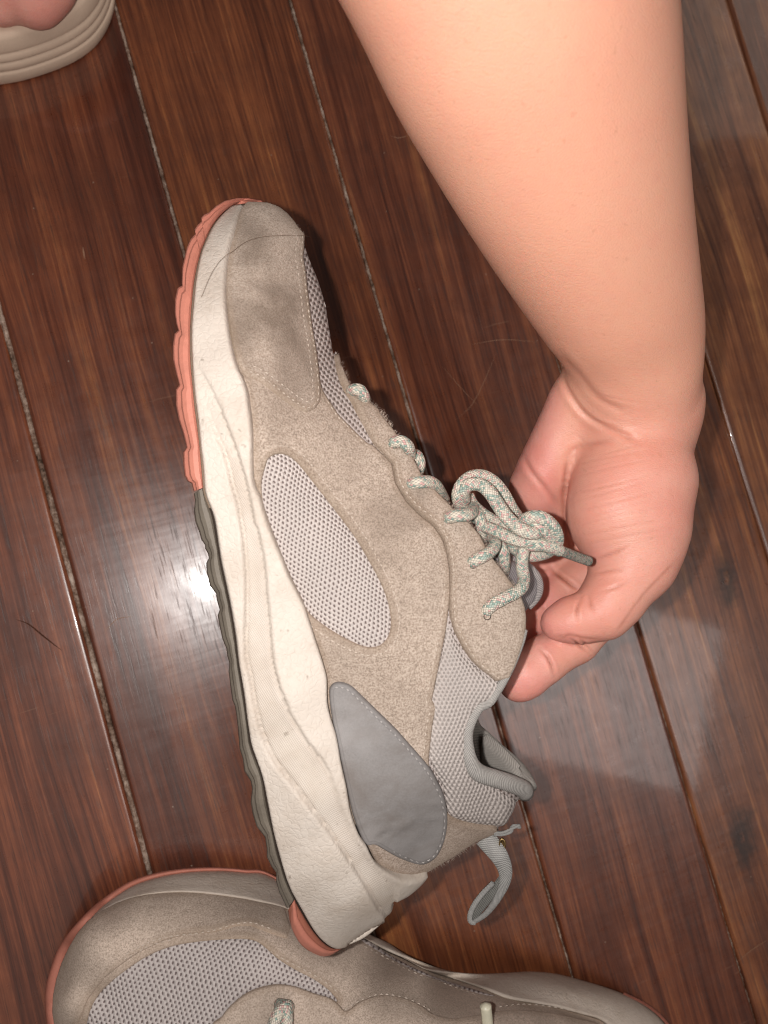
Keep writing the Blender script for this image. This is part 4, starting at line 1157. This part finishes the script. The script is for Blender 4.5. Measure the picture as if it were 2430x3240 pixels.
# toe bumper overlay edge
L_TOE = [tuple(p) for p in lu[6:110:5]] + Z(6, [(1330, 470), (1360, 560), (1340, 620), (1250, 590), (1150, 552), (1080, 552), (960, 585), (820, 595), (700, 625), (560, 690), (470, 750), (390, 815), (300, 930), (250, 1060), (225, 1180)])
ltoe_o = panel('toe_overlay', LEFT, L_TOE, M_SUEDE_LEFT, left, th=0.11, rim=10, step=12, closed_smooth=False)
stitches('stitching', LEFT, [Z(6, [(490, 690), (560, 655), (640, 620), (760, 600), (880, 590), (980, 575), (1060, 552), (1160, 545), (1260, 580)]), Z(6, [(480, 715), (560, 675), (640, 640), (760, 615)])], M_THREAD, ltoe_o, 0.12, 12, 8, 0.02)
stitches('stitching', LEFT, [Z(7, [(240, 770), (300, 738), (380, 718), (470, 728), (540, 758), (600, 796)]), Z(7, [(860, 770), (960, 758), (1080, 768), (1200, 792)])], M_THREAD, leye_o, 0.20, 12, 8, 0.02)
stitches('stitching', LEFT, [Z(6, [(1250, 680), (1330, 728), (1430, 780), (1530, 836), (1620, 910)]), Z(7, [(320, 505), (420, 560), (520, 612), (640, 655), (780, 705)])], M_THREAD, lup_o, 0.035, 12, 8, 0.02)

# foam starts inside the coral rim
cen = np.array([900, 3300.])
dirv = cen - lo; dirv /= np.linalg.norm(dirv, axis=1)[:, None]
rim_w = np.interp(np.arange(220), [0, 30, 45, 80, 112, 130, 195, 205, 219], [32, 28, 18, 10, 7, 0, 0, 5, 8])
lo_mid = lo + dirv * rim_w[:, None]
# midsole ring from the rim up to the suede, with its soft fold towards the heel
rows = []
zi = L_Z(lo); zu = L_Z(lu)
for t, dz, push in [(0.0, -0.15, 0.0), (0.0, 0.0, 0.0), (0.06, 0.28, 0.0), (0.25, 0.42, 0.0), (0.5, 0.36, 0.0), (0.72, 0.30, 0), (0.9, 0.30, 0), (0.99, 0.22, 0), (1.02, 0.0, 0), (1.05, -0.3, 0)]:
    q = lo_mid * (1 - t) + lu * t
    z = zi * (1 - t) + zu * t + dz
    s = np.linspace(0, 1, len(q))
    fold = np.exp(-((t - np.interp(s, [0.6, 0.72, 0.85, 1.0], [0.1, 0.35, 0.5, 0.6])) / 0.16) ** 2) * np.clip((s - 0.6) / 0.15, 0, 1)
    rows.append(at(q[:, 0], q[:, 1], z + 0.35 * fold))
ms = loft('midsole', rows, M_FOAM_LEFT, left)
for nm in ('weave', 'grime'):
    a = ms.data.attributes.new(nm, 'FLOAT', 'POINT')
    a.data.foreach_set('value', np.tile([0.6, 0.5, 0.3, .1, .1, .1, .15, .4, .6, .6], 220).astype(np.float32) if nm == 'grime' else np.zeros(len(ms.data.vertices), np.float32))
# coral rim of the toe, peeping out beyond the foam
k0, k1 = 0, 118
c = lo[k0:k1]; dirv = dirv[k0:k1]; rim_w = np.maximum(rim_w[k0:k1], 6)
zz = L_Z(c)
rows = []
for f, dz in [(0.9, -0.7), (0.15, -0.55), (-0.05, -0.3), (0.0, 0.05), (0.25, 0.3), (0.6, 0.36), (1.0, 0.36), (1.25, 0.2)]:
    p = c + dirv * (rim_w * f)[:, None]
    rows.append(at(p[:, 0], p[:, 1], np.maximum(zz + dz, 0.1)))
o = loft('outsole', rows, M_CORAL, left)
o['label'] = 'coral rubber edge round the toe'
# lower outsole skirt down to the floor
inn = lo + (cen - lo) / np.linalg.norm(cen - lo, axis=1)[:, None] * 22
loft('outsole', [at(lo[:, 0], lo[:, 1], np.maximum(zi - 0.2, 0.5)), at(inn[:, 0], inn[:, 1], np.full(len(inn), 0.45)), at(inn[:, 0] + 8, inn[:, 1] + 18, np.full(len(inn), 0.02))], M_SOLE_GREY, left)
c2 = lo[196:]
loft('outsole', [at(c2[:, 0] + 3, c2[:, 1] - 3, L_Z(c2) - 0.5), at(c2[:, 0] + 4, c2[:, 1] - 4, L_Z(c2) - 0.1), at(c2[:, 0] - 2, c2[:, 1] + 2, L_Z(c2) + 0.12)], M_CORAL, left)

# lace ends that show
def lace2(name, view, pts, r, mat):
    q = Z(view, [(a, b) for a, b, _ in pts])
    c = smooth_curve([(x, y, z * 40) for (x, y), (_, _, z) in zip(q, pts)], step=5)
    tube(name, at(c[:, 0], c[:, 1], c[:, 2] / 40), r, mat, left, 12)


lace2('lace', 6, [(1350, 975, 7.3), (1335, 970, 7.8), (1300, 1000, 8.0), (1275, 1050, 8.1), (1255, 1110, 8.1), (1240, 1180, 8.1)], 0.0022, M_LACE)
lace2('lace', 7, [(-20, 740, 7.3), (0, 750, 7.8), (10, 790, 8.0), (0, 850, 8.1), (-30, 920, 8.1)], 0.0022, M_LACE)
lace2('lace_tip', 7, [(812, 742, 9.0), (818, 800, 8.9), (825, 880, 8.8)], 0.0021, mat_plain('pale_lace_tip', (0.55, 0.52, 0.40), 0.25, 500, 0.35, 0.2, 0.5))

# ---------------------------------------------------------------- sandal
sandal = empty('sandal', at(60, 100, 0), 'tan platform sandal with grooved side under a bare foot', 'sandal')
s_edge = at(*np.array(Z(8, [(-420, 770), (-200, 775), (0, 755), (200, 720), (400, 660), (560, 600), (700, 530), (830, 430), (920, 310), (975, 190), (1005, 80), (1015, -30), (1005, -150)])).T, 0.0) * 100
tail = np.array([[s_edge[-1][0] - 1.2, s_edge[-1][1] + 6], [s_edge[-1][0] - 3.2, s_edge[-1][1] + 14], [s_edge[-1][0] - 6, s_edge[-1][1] + 19], [s_edge[-1][0] - 9, s_edge[-1][1] + 19], [s_edge[0][0] + 1, s_edge[0][1] + 14], [s_edge[0][0] - 1.5, s_edge[0][1] + 6]])
ring = smooth_curve(np.concatenate([s_edge[:, :2], tail]), closed=True, n=160)
tt = np.roll(ring, -1, 0) - np.roll(ring, 1, 0); tt /= np.linalg.norm(tt, axis=1)[:, None]
nin = np.c_[-tt[:, 1], tt[:, 0]]
cen_s = ring.mean(0)
if ((cen_s - ring) * nin).sum() < 0: nin = -nin
PROF = [(0.6, 0.0), (0.08, 0.0), (0.0, 0.12), (0.0, 0.62), (0.03, 0.70), (0.08, 0.74), (0.06, 0.80), (0.03, 0.9), (0.05, 1.22), (0.11, 1.27), (0.08, 1.33), (0.07, 1.42), (0.10, 1.70), (0.16, 1.75), (0.14, 1.81), (0.14, 1.95), (0.18, 2.55), (0.28, 2.74), (0.5, 2.84), (0.95, 2.86), (1.25, 2.78), (1.34, 2.66), (1.45, 2.70), (2.2, 2.66), (3.4, 2.6)]
n = len(ring); rows = []
th_ = np.linspace(0, 2 * np.pi, n, endpoint=False)
wob = 0.06 * np.sin(th_ * 3 + 1) + 0.03 * np.sin(th_ * 11)
for k, (d, z) in enumerate(PROF):
    g = 1 + (0.35 * np.sin(th_ * 2 + 0.5) if 4 <= k <= 15 else 0)
    p = ring + nin * d
    zz = z + (wob if 3 < k < 16 else 0)
    rows.append(np.c_[p, np.broadcast_to(zz, (n,))])
R = np.stack(rows, 1); m = len(PROF)
V = np.concatenate([R.reshape(-1, 3), [[cen_s[0], cen_s[1], 2.6]]]) * 0.01
F = [(i * m + j, i * m + j + 1, ((i + 1) % n) * m + j + 1, ((i + 1) % n) * m + j) for i in range(n) for j in range(m - 1)] + [(i * m + m - 1, n * m, ((i + 1) % n) * m + m - 1) for i in range(n)]
adopt(link('platform', mesh('platform', V, F), M_SANDAL), sandal)

# ---------------------------------------------------------------- person
def smin(a, b, k):
    h = np.clip(0.5 + 0.5 * (b - a) / k, 0, 1)
    return b * (1 - h) + a * h - k * h * (1 - h)


def sd_capsule(p, a, b, ra, rb, squash=1.0):
    """tapered capsule; squash <1 flattens it in depth"""
    q = p.copy(); a = np.array(a, float); b = np.array(b, float)
    ab = b - a
    w = q - a
    t = np.clip((w @ ab) / (ab @ ab), 0, 1)
    d = w - t[..., None] * ab
    if squash != 1.0:
        d = d * np.array([1, 1, 1 / squash])
    return (np.linalg.norm(d, axis=-1) - (ra + (rb - ra) * t)) * min(1.0, squash)


def surface_nets(f, lo, hi, vox):
    """zero surface of f sampled on a grid -> verts, quads (naive surface nets)"""
    ax = [np.arange(lo[i], hi[i] + vox, vox) for i in range(3)]
    g = np.stack(np.meshgrid(*ax, indexing='ij'), -1)
    S = np.empty(g.shape[:3])
    B = 8
    for i in range(0, g.shape[0], B):
        slab = g[i:i + B]
        cen = slab[len(slab) // 2, B // 2::B, B // 2::B]      # one probe per block
        far = np.abs(f(cen)) > vox * B * 1.25
        pr = f(cen)
        for j in range(0, g.shape[1], B):
            for k in range(0, g.shape[2], B):
                a_, b_ = j // B, k // B
                if a_ < far.shape[0] and b_ < far.shape[1] and far[a_, b_]:
                    S[i:i + B, j:j + B, k:k + B] = pr[a_, b_]
                else:
                    S[i:i + B, j:j + B, k:k + B] = f(slab[:, j:j + B, k:k + B])
    I = S < 0
    nx, ny, nz = S.shape
    corner = [(a, b, c) for a in (0, 1) for b in (0, 1) for c in (0, 1)]
    cells = [I[a:nx - 1 + a, b:ny - 1 + b, c:nz - 1 + c] for a, b, c in corner]
    cnt = np.sum(cells, 0)
    act = (cnt > 0) & (cnt < 8)
    idx = -np.ones(act.shape, int); ii = np.argwhere(act); idx[act] = np.arange(len(ii))
    acc = np.zeros((len(ii), 3)); num = np.zeros(len(ii))
    for e in [(u, v) for n1, u in enumerate(corner) for v in corner[n1 + 1:] if sum(abs(np.array(u) - np.array(v))) == 1]:
        pa, pb = ii + np.array(e[0]), ii + np.array(e[1])
        sa, sb = S[tuple(pa.T)], S[tuple(pb.T)]
        m = (sa < 0) != (sb < 0)
        t = np.where(m, sa / (sa - sb + 1e-12), 0)
        pt = pa + t[:, None] * (pb - pa)
        acc[m] += pt[m]; num[m] += 1
    V = np.array(lo) + vox * acc / num[:, None]
    Q = []
    for axis in range(3):
        sl0 = [slice(None)] * 3; sl1 = [slice(None)] * 3
        sl0[axis] = slice(0, -1); sl1[axis] = slice(1, None)
        cr = I[tuple(sl0)] != I[tuple(sl1)]
        o1, o2 = [(1, 2), (2, 0), (0, 1)][axis]
        e = np.argwhere(cr)
        e = e[(e[:, o1] > 0) & (e[:, o2] > 0) & (e[:, o1] < S.shape[o1] - 1) & (e[:, o2] < S.shape[o2] - 1)]
        d1 = np.zeros(3, int); d1[o1] = 1
        d2 = np.zeros(3, int); d2[o2] = 1
        q = np.stack([idx[tuple((e - d1 - d2).T)], idx[tuple((e - d2).T)], idx[tuple(e.T)], idx[tuple((e - d1).T)]], 1)
        s = I[tuple(e.T)]
        q[~s] = q[~s][:, ::-1]
        Q.append(q)
    Q = np.concatenate(Q)
    Q = Q[(Q >= 0).all(1)]
    return V, Q


def C(px, py, d):
    """camera-frame centimetres for modelling the arm"""
    return np.array([(px - CX) / FPX * d, -(py - CY) / FPX * d, -d])


def z5(x, y, d): (a, b), = Z(5, [(x, y)]); return C(a, b, d)
def z9(x, y, d): (a, b), = Z(9, [(x, y)]); return C(a, b, d)


FORE = [  # facing edge points across the limb, and depth
    ((700, -620), (2085, -1000), 15.4), ((950, -200), (2105, -560), 17.4), ((1060, 0), (2125, -340), 18.5), ((1178, 236), (2142, -60), 20.0), ((1297, 439), (2158, 170), 21.4), ((1423, 641), (2172, 410), 22.8),
    ((1558, 844), (2192, 650), 24.3), ((1685, 1021), (2216, 870), 25.7), ((1762, 1115), (2232, 1010), 26.6), ((1795, 1200), (2234, 1150), 27.3), ((1815, 1290), (2222, 1270), 27.9)]


_f = np.array([[*l, *r, d] for l, r, d in FORE])
_f = smooth_curve(_f * [1, 1, 1, 1, 60], n=80) / [1, 1, 1, 1, 60]
FORE = [((f[0], f[1]), (f[2], f[3]), f[4]) for f in _f]


_fc = np.array([(C(*l, d) + C(*r, d)) / 2 for l, r, d in FORE])
_fr = np.array([np.linalg.norm(C(*l, d) - C(*r, d)) / 2 for l, r, d in FORE])
_fa = _fc[-1] - _fc[0]; _fa /= np.linalg.norm(_fa)
_ft = (_fc - _fc[0]) @ _fa


def forearm_sdf(p):
    t = np.clip((p - _fc[0]) @ _fa, 0, _ft[-1])
    c = np.stack([np.interp(t, _ft, _fc[:, k]) for k in range(3)], -1)
    d = (p - c) * np.array([1, 1, 1 / 0.84])
    return (np.linalg.norm(d, axis=-1) - np.interp(t, _ft, _fr) * 0.945) * 0.84


def hand_sdf(p):
    d = forearm_sdf(p)
    # palm: the four metacarpals as one slab
    mets = [((1880, 1250, 28.4), (1703, 1545, 29.6), 1.35, 1.18), ((1930, 1260, 28.6), (1800, 1620, 30.2), 1.3, 1.2), ((2000, 1270, 28.6), (1950, 1700, 30.2), 1.3, 1.2), ((2085, 1260, 28.3), (2070, 1650, 29.0), 1.3, 1.14)]
    palm = None
    for a, b, ra, rb in mets:
        s = sd_capsule(p, C(*a), C(*b), ra, rb)
        palm = s if palm is None else smin(palm, s, 0.7)
    d = smin(d, palm, 0.9)
    # hypothenar pad on the little finger side
    d = smin(d, sd_capsule(p, C(1800, 1270, 28.1), C(1725, 1480, 28.9), 0.75, 0.85), 0.6)
    # fingers, each its own chain
    def chain(pts, k=0.25):
        s = None
        for (a, ra), (b, rb) in zip(pts[:-1], pts[1:]):
            q = sd_capsule(p, a, b, ra, rb)
            s = q if s is None else smin(s, q, k)
        return s
    index = chain([(z5(1050, 1170, 29.0), 1.06), (z5(805, 1480, 28.6), 0.95), (z5(590, 1705, 28.1), 0.86), (z5(400, 1825, 27.7), 0.86), (z5(300, 1905, 27.5), 0.86), (z5(258, 1942, 27.5), 0.80)])
    mid_ = chain([(C(1960, 1740, 30.2), 1.05), (z9(600, 560, 30.2), 0.92), (z9(400, 690, 30.0), 0.90), (z9(180, 880, 29.6), 0.84), (z9(60, 980, 29.4), 0.7)])
    ring_ = chain([(C(1860, 1690, 30.4), 1.0), (z9(640, 480, 30.9), 0.90), (z9(440, 410, 30.9), 0.86), (z9(250, 520, 30.6), 0.80), (z9(80, 640, 30.3), 0.7)])
    pinky = chain([(C(1740, 1600, 30.2), 0.95), (C(1745, 1740, 31.0), 0.78), (C(1680, 1790, 31.0), 0.72), (C(1620, 1830, 30.8), 0.62)])
    for f in (mid_, ring_, pinky):
        d = smin(d, f, 0.14)
    d = smin(d, index, 0.2)
    # thenar mound and thumb
    then = sd_capsule(p, z5(930, 600, 27.8), z5(860, 960, 27.5), 1.75, 2.05, 0.9)
    then = smin(then, sd_capsule(p, z5(960, 800, 27.9), z5(960, 1150, 27.6), 2.05, 1.55), 1.0)
    thumb = chain([(z5(955, 1080, 27.5), 1.72), (z5(930, 1260, 27.2), 1.42), (z5(812, 1455, 26.9), 1.12), (z5(745, 1540, 26.8), 1.0), (z5(640, 1580, 26.75), 0.82), (z5(560, 1590, 26.75), 0.80), (z5(480, 1610, 26.75), 0.60)], 0.3)
    th_ = smin(then, thumb, 0.45)
    k = 0.16 + 0.75 * np.clip((p[..., 1] - 1.9) / 2.2, 0, 1)       # blends into the wrist, creases away from it
    d = smin(d, th_, k)
    return d


lo_ = np.array([-3.6, -8.2, -32.6]); hi_ = np.array([14.6, 17.5, -12.0])
VOX = 0.13
HV, HQ = surface_nets(hand_sdf, lo_, hi_, VOX)
# relax the grid pattern
def relax(V, Q, it, lam=0.5):
    E = np.concatenate([Q[:, [0, 1]], Q[:, [1, 2]], Q[:, [2, 3]], Q[:, [3, 0]]])
    for _ in range(it):
        acc = np.zeros_like(V); n = np.zeros(len(V))
        np.add.at(acc, E[:, 0], V[E[:, 1]]); np.add.at(acc, E[:, 1], V[E[:, 0]])
        np.add.at(n, E[:, 0], 1); np.add.at(n, E[:, 1], 1)
        V = V * (1 - lam) + lam * acc / np.maximum(n, 1)[:, None]
    return V


HV = relax(HV, HQ, 3)


def subdivide(V, Q):
    E = np.sort(np.concatenate([Q[:, [0, 1]], Q[:, [1, 2]], Q[:, [2, 3]], Q[:, [3, 0]]]), 1)
    U, inv = np.unique(E, axis=0, return_inverse=True)
    inv = inv.ravel()
    n = len(Q)
    em = (V[U[:, 0]] + V[U[:, 1]]) / 2
    fc = V[Q].mean(1)
    e = [len(V) + inv[i * n:(i + 1) * n] for i in range(4)]
    f = len(V) + len(U) + np.arange(n)
    Q2 = np.concatenate([np.stack([Q[:, 0], e[0], f, e[3]], 1), np.stack([Q[:, 1], e[1], f, e[0]], 1), np.stack([Q[:, 2], e[2], f, e[1]], 1), np.stack([Q[:, 3], e[3], f, e[2]], 1)])
    return np.concatenate([V, em, fc]), Q2


HV, HQ = subdivide(HV, HQ)
HV = relax(HV, HQ, 2)


def quad_normals(V, Q):
    n = np.cross(V[Q[:, 2]] - V[Q[:, 0]], V[Q[:, 3]] - V[Q[:, 1]])
    N_ = np.zeros_like(V)
    for k in range(4): np.add.at(N_, Q[:, k], n)
    return N_ / (np.linalg.norm(N_, axis=1)[:, None] + 1e-12)


NRM = quad_normals(HV, HQ)
if (NRM * (HV - HV.mean(0))).sum() < 0:
    HQ = HQ[:, ::-1]; NRM = -NRM
pxy = np.c_[CX + HV[:, 0] / -HV[:, 2] * FPX, CY - HV[:, 1] / -HV[:, 2] * FPX]
facing = (NRM * -HV).sum(1) / np.linalg.norm(HV, axis=1) > 0.05

CREASES = [  # view, points, depth cm, half width px, redness with painted shade, (min depth, max depth) of skin it may mark
    (5, [(500, 150), (560, 270), (640, 380), (740, 450), (850, 500), (960, 545)], .07, 8, .22, 0, 99),
    (5, [(490, 40), (600, 150), (680, 250), (760, 320), (900, 380)], .045, 11, .10, 0, 99),
    (5, [(545, 640), (532, 740), (522, 860), (526, 1000), (540, 1100), (555, 1190)], .05, 7, .6, 0, 99),
    (5, [(540, 640), (590, 590), (680, 560), (790, 540)], .05, 8, .25, 0, 99),
    (5, [(280, 620), (330, 720), (420, 830), (520, 950)], .05, 8, .2, 27.5, 99),
    (5, [(680, 1240), (780, 1210), (900, 1165)], .05, 5, .35, 0, 28),
    (5, [(690, 1320), (790, 1300), (900, 1290)], .03, 5, .25, 0, 28),
    (5, [(740, 1420), (820, 1400), (920, 1360)], .03, 5, .3, 0, 28),
    (5, [(620, 1455), (600, 1530), (612, 1590)], .07, 5, .7, 0, 28),
    (5, [(665, 1430), (680, 1500), (720, 1545)], .05, 6, .4, 0, 28),
    (5, [(380, 1755), (425, 1800), (455, 1860), (470, 1920)], .09, 5, .85, 0, 99),
    (5, [(560, 1695), (620, 1745), (680, 1800)], .08, 4.5, .75, 0, 99),
    (5, [(600, 1690), (660, 1740), (705, 1785)], .06, 4, .65, 0, 99),
    (9, [(390, 380), (430, 440), (520, 510), (600, 570), (660, 605)], .09, 6, .8, 28, 99),
    (9, [(230, 400), (330, 420), (400, 400)], .06, 6, .4, 28, 99),
    (9, [(290, 720), (330, 750), (360, 790)], .04, 6, .35, 28, 99),
    (9, [(1500, 330), (1330, 500), (1200, 640), (1110, 760), (1010, 900), (950, 980)], .0, 6, .4, 0, 99),
    (9, [(420, 1010), (500, 1015), (560, 990), (700, 1020), (850, 1030)], .012, 5, .5, 0, 99),
    (9, [(430, 1020), (460, 1005), (520, 1000)], .03, 4, .5, 0, 99),
]
for (x0, y0, x1, y1) in [(560, 690, 1010, 600), (570, 760, 1030, 650), (580, 850, 1040, 740), (575, 900, 1060, 760), (590, 960, 1080, 830), (600, 1040, 1100, 930), (620, 1100, 1120, 1000), (640, 1150, 1130, 1060), (660, 1000, 1060, 880), (700, 640, 980, 560), (560, 480, 700, 620), (640, 420, 900, 470), (700, 270, 1000, 330)]:
    CREASES.append((5, [(x0, y0), ((x0 + x1) / 2, (y0 + y1) / 2 + random.uniform(-12, 4)), (x1, y1)], .011, 4, .07, 0, 28))
LINE = np.zeros(len(HV)); OFF = np.zeros(len(HV))
depth_v = -HV[:, 2]
for v, pts, amp, w, shade_red, dmin, dmax in CREASES:
    c = smooth_curve(Z(v, pts), step=6)
    box = (pxy[:, 0] > c[:, 0].min() - 40) & (pxy[:, 0] < c[:, 0].max() + 40) & (pxy[:, 1] > c[:, 1].min() - 40) & (pxy[:, 1] < c[:, 1].max() + 40) & facing & (depth_v > dmin) & (depth_v < dmax)
    k = np.where(box)[0]
    if not len(k): continue
    dd = dist_to(c, pxy[k], False)
    ends = np.minimum(np.hypot(*(pxy[k] - c[0]).T), np.hypot(*(pxy[k] - c[-1]).T))
    fade = np.clip(ends / 40, 0.15, 1)
    OFF[k] -= amp * fade * np.exp(-(dd / w) ** 2)
    OFF[k] += amp * 0.35 * fade * np.exp(-((dd - 2.2 * w) / (1.3 * w)) ** 2)
    LINE[k] = np.maximum(LINE[k], shade_red * fade * np.exp(-(dd / (w * 0.8)) ** 2))
HV = HV + NRM * OFF[:, None]

# palm side of hand and fingertips are pinker than the forearm
pink = np.clip((pxy[:, 1] - 1150) / 350, 0, 1) * 0.55
palmside = np.clip((1830 - pxy[:, 0]) / 90, 0, 1) * np.clip((pxy[:, 1] - 1180) / 60, 0, 1)
pink = np.maximum(pink, 0.85 * palmside)
for x, y, r, a in [(1640, 2150, 80, 1.2), (1730, 1900, 90, .95), (1700, 1500, 110, .9), (1790, 2000, 90, .8), (1830, 1560, 120, .6), (1900, 1750, 90, .75)]:
    pink = np.maximum(pink, a * np.exp(-((pxy[:, 0] - x) ** 2 + (pxy[:, 1] - y) ** 2) / r ** 2))

person = empty('person', P(1990, 1200, 30.0), 'person with a bare forearm, hand gripping the sneaker, and bare toes in the sandal', 'person')


def skin_object(name, V, Q, pinkv, linev):
    me = mesh(name, cam_to_world(V), Q)
    a = me.attributes.new('pink', 'FLOAT', 'POINT'); a.data.foreach_set('value', np.clip(pinkv, 0, 1).astype(np.float32))
    a = me.attributes.new('line', 'FLOAT', 'POINT'); a.data.foreach_set('value', np.clip(linev, 0, 1).astype(np.float32))
    return adopt(link(name, me, M_SKIN), person)


skin_object('arm_and_hand', HV, HQ, pink, LINE)

# toes resting in the sandal
W2C = lambda w: (np.asarray(w) * 100 - [0, 0, H]) @ CAM2W


def foot_sdf(p):
    f = lambda pts, k: None
    g = lambda x, y, z: W2C(at(*Z(8, [(x, y)])[0], z))
    big = smin(sd_capsule(p, g(300, -10, 3.7), g(360, -160, 4.0), 1.15, 1.25), sd_capsule(p, g(360, -160, 4.0), g(380, -420, 4.6), 1.25, 1.5), 0.4)
    second = smin(sd_capsule(p, g(-20, 40, 3.5), g(30, -130, 3.9), 0.85, 0.9), sd_capsule(p, g(30, -130, 3.9), g(120, -420, 4.4), 0.9, 1.2), 0.3)
    third = sd_capsule(p, g(-260, 20, 3.4), g(-120, -420, 4.2), 0.78, 1.1)
    foot = sd_capsule(p, g(150, -480, 4.4), g(200, -900, 5.5), 2.4, 3.0, 0.8)
    d = smin(big, second, 0.35)
    d = smin(d, third, 0.2)
    return smin(d, foot, 1.0)


g0 = W2C(at(*Z(8, [(100, -100)])[0], 4))
FV, FQ = surface_nets(foot_sdf, g0 + [-6.5, -4, -6], g0 + [5.5, 10, 6], 0.16)
FV = relax(FV, FQ, 3)
fn = quad_normals(FV, FQ)
if (fn * (FV - FV.mean(0))).sum() < 0: FQ = FQ[:, ::-1]
skin_object('foot', FV, FQ, np.full(len(FV), 0.75), np.zeros(len(FV)))
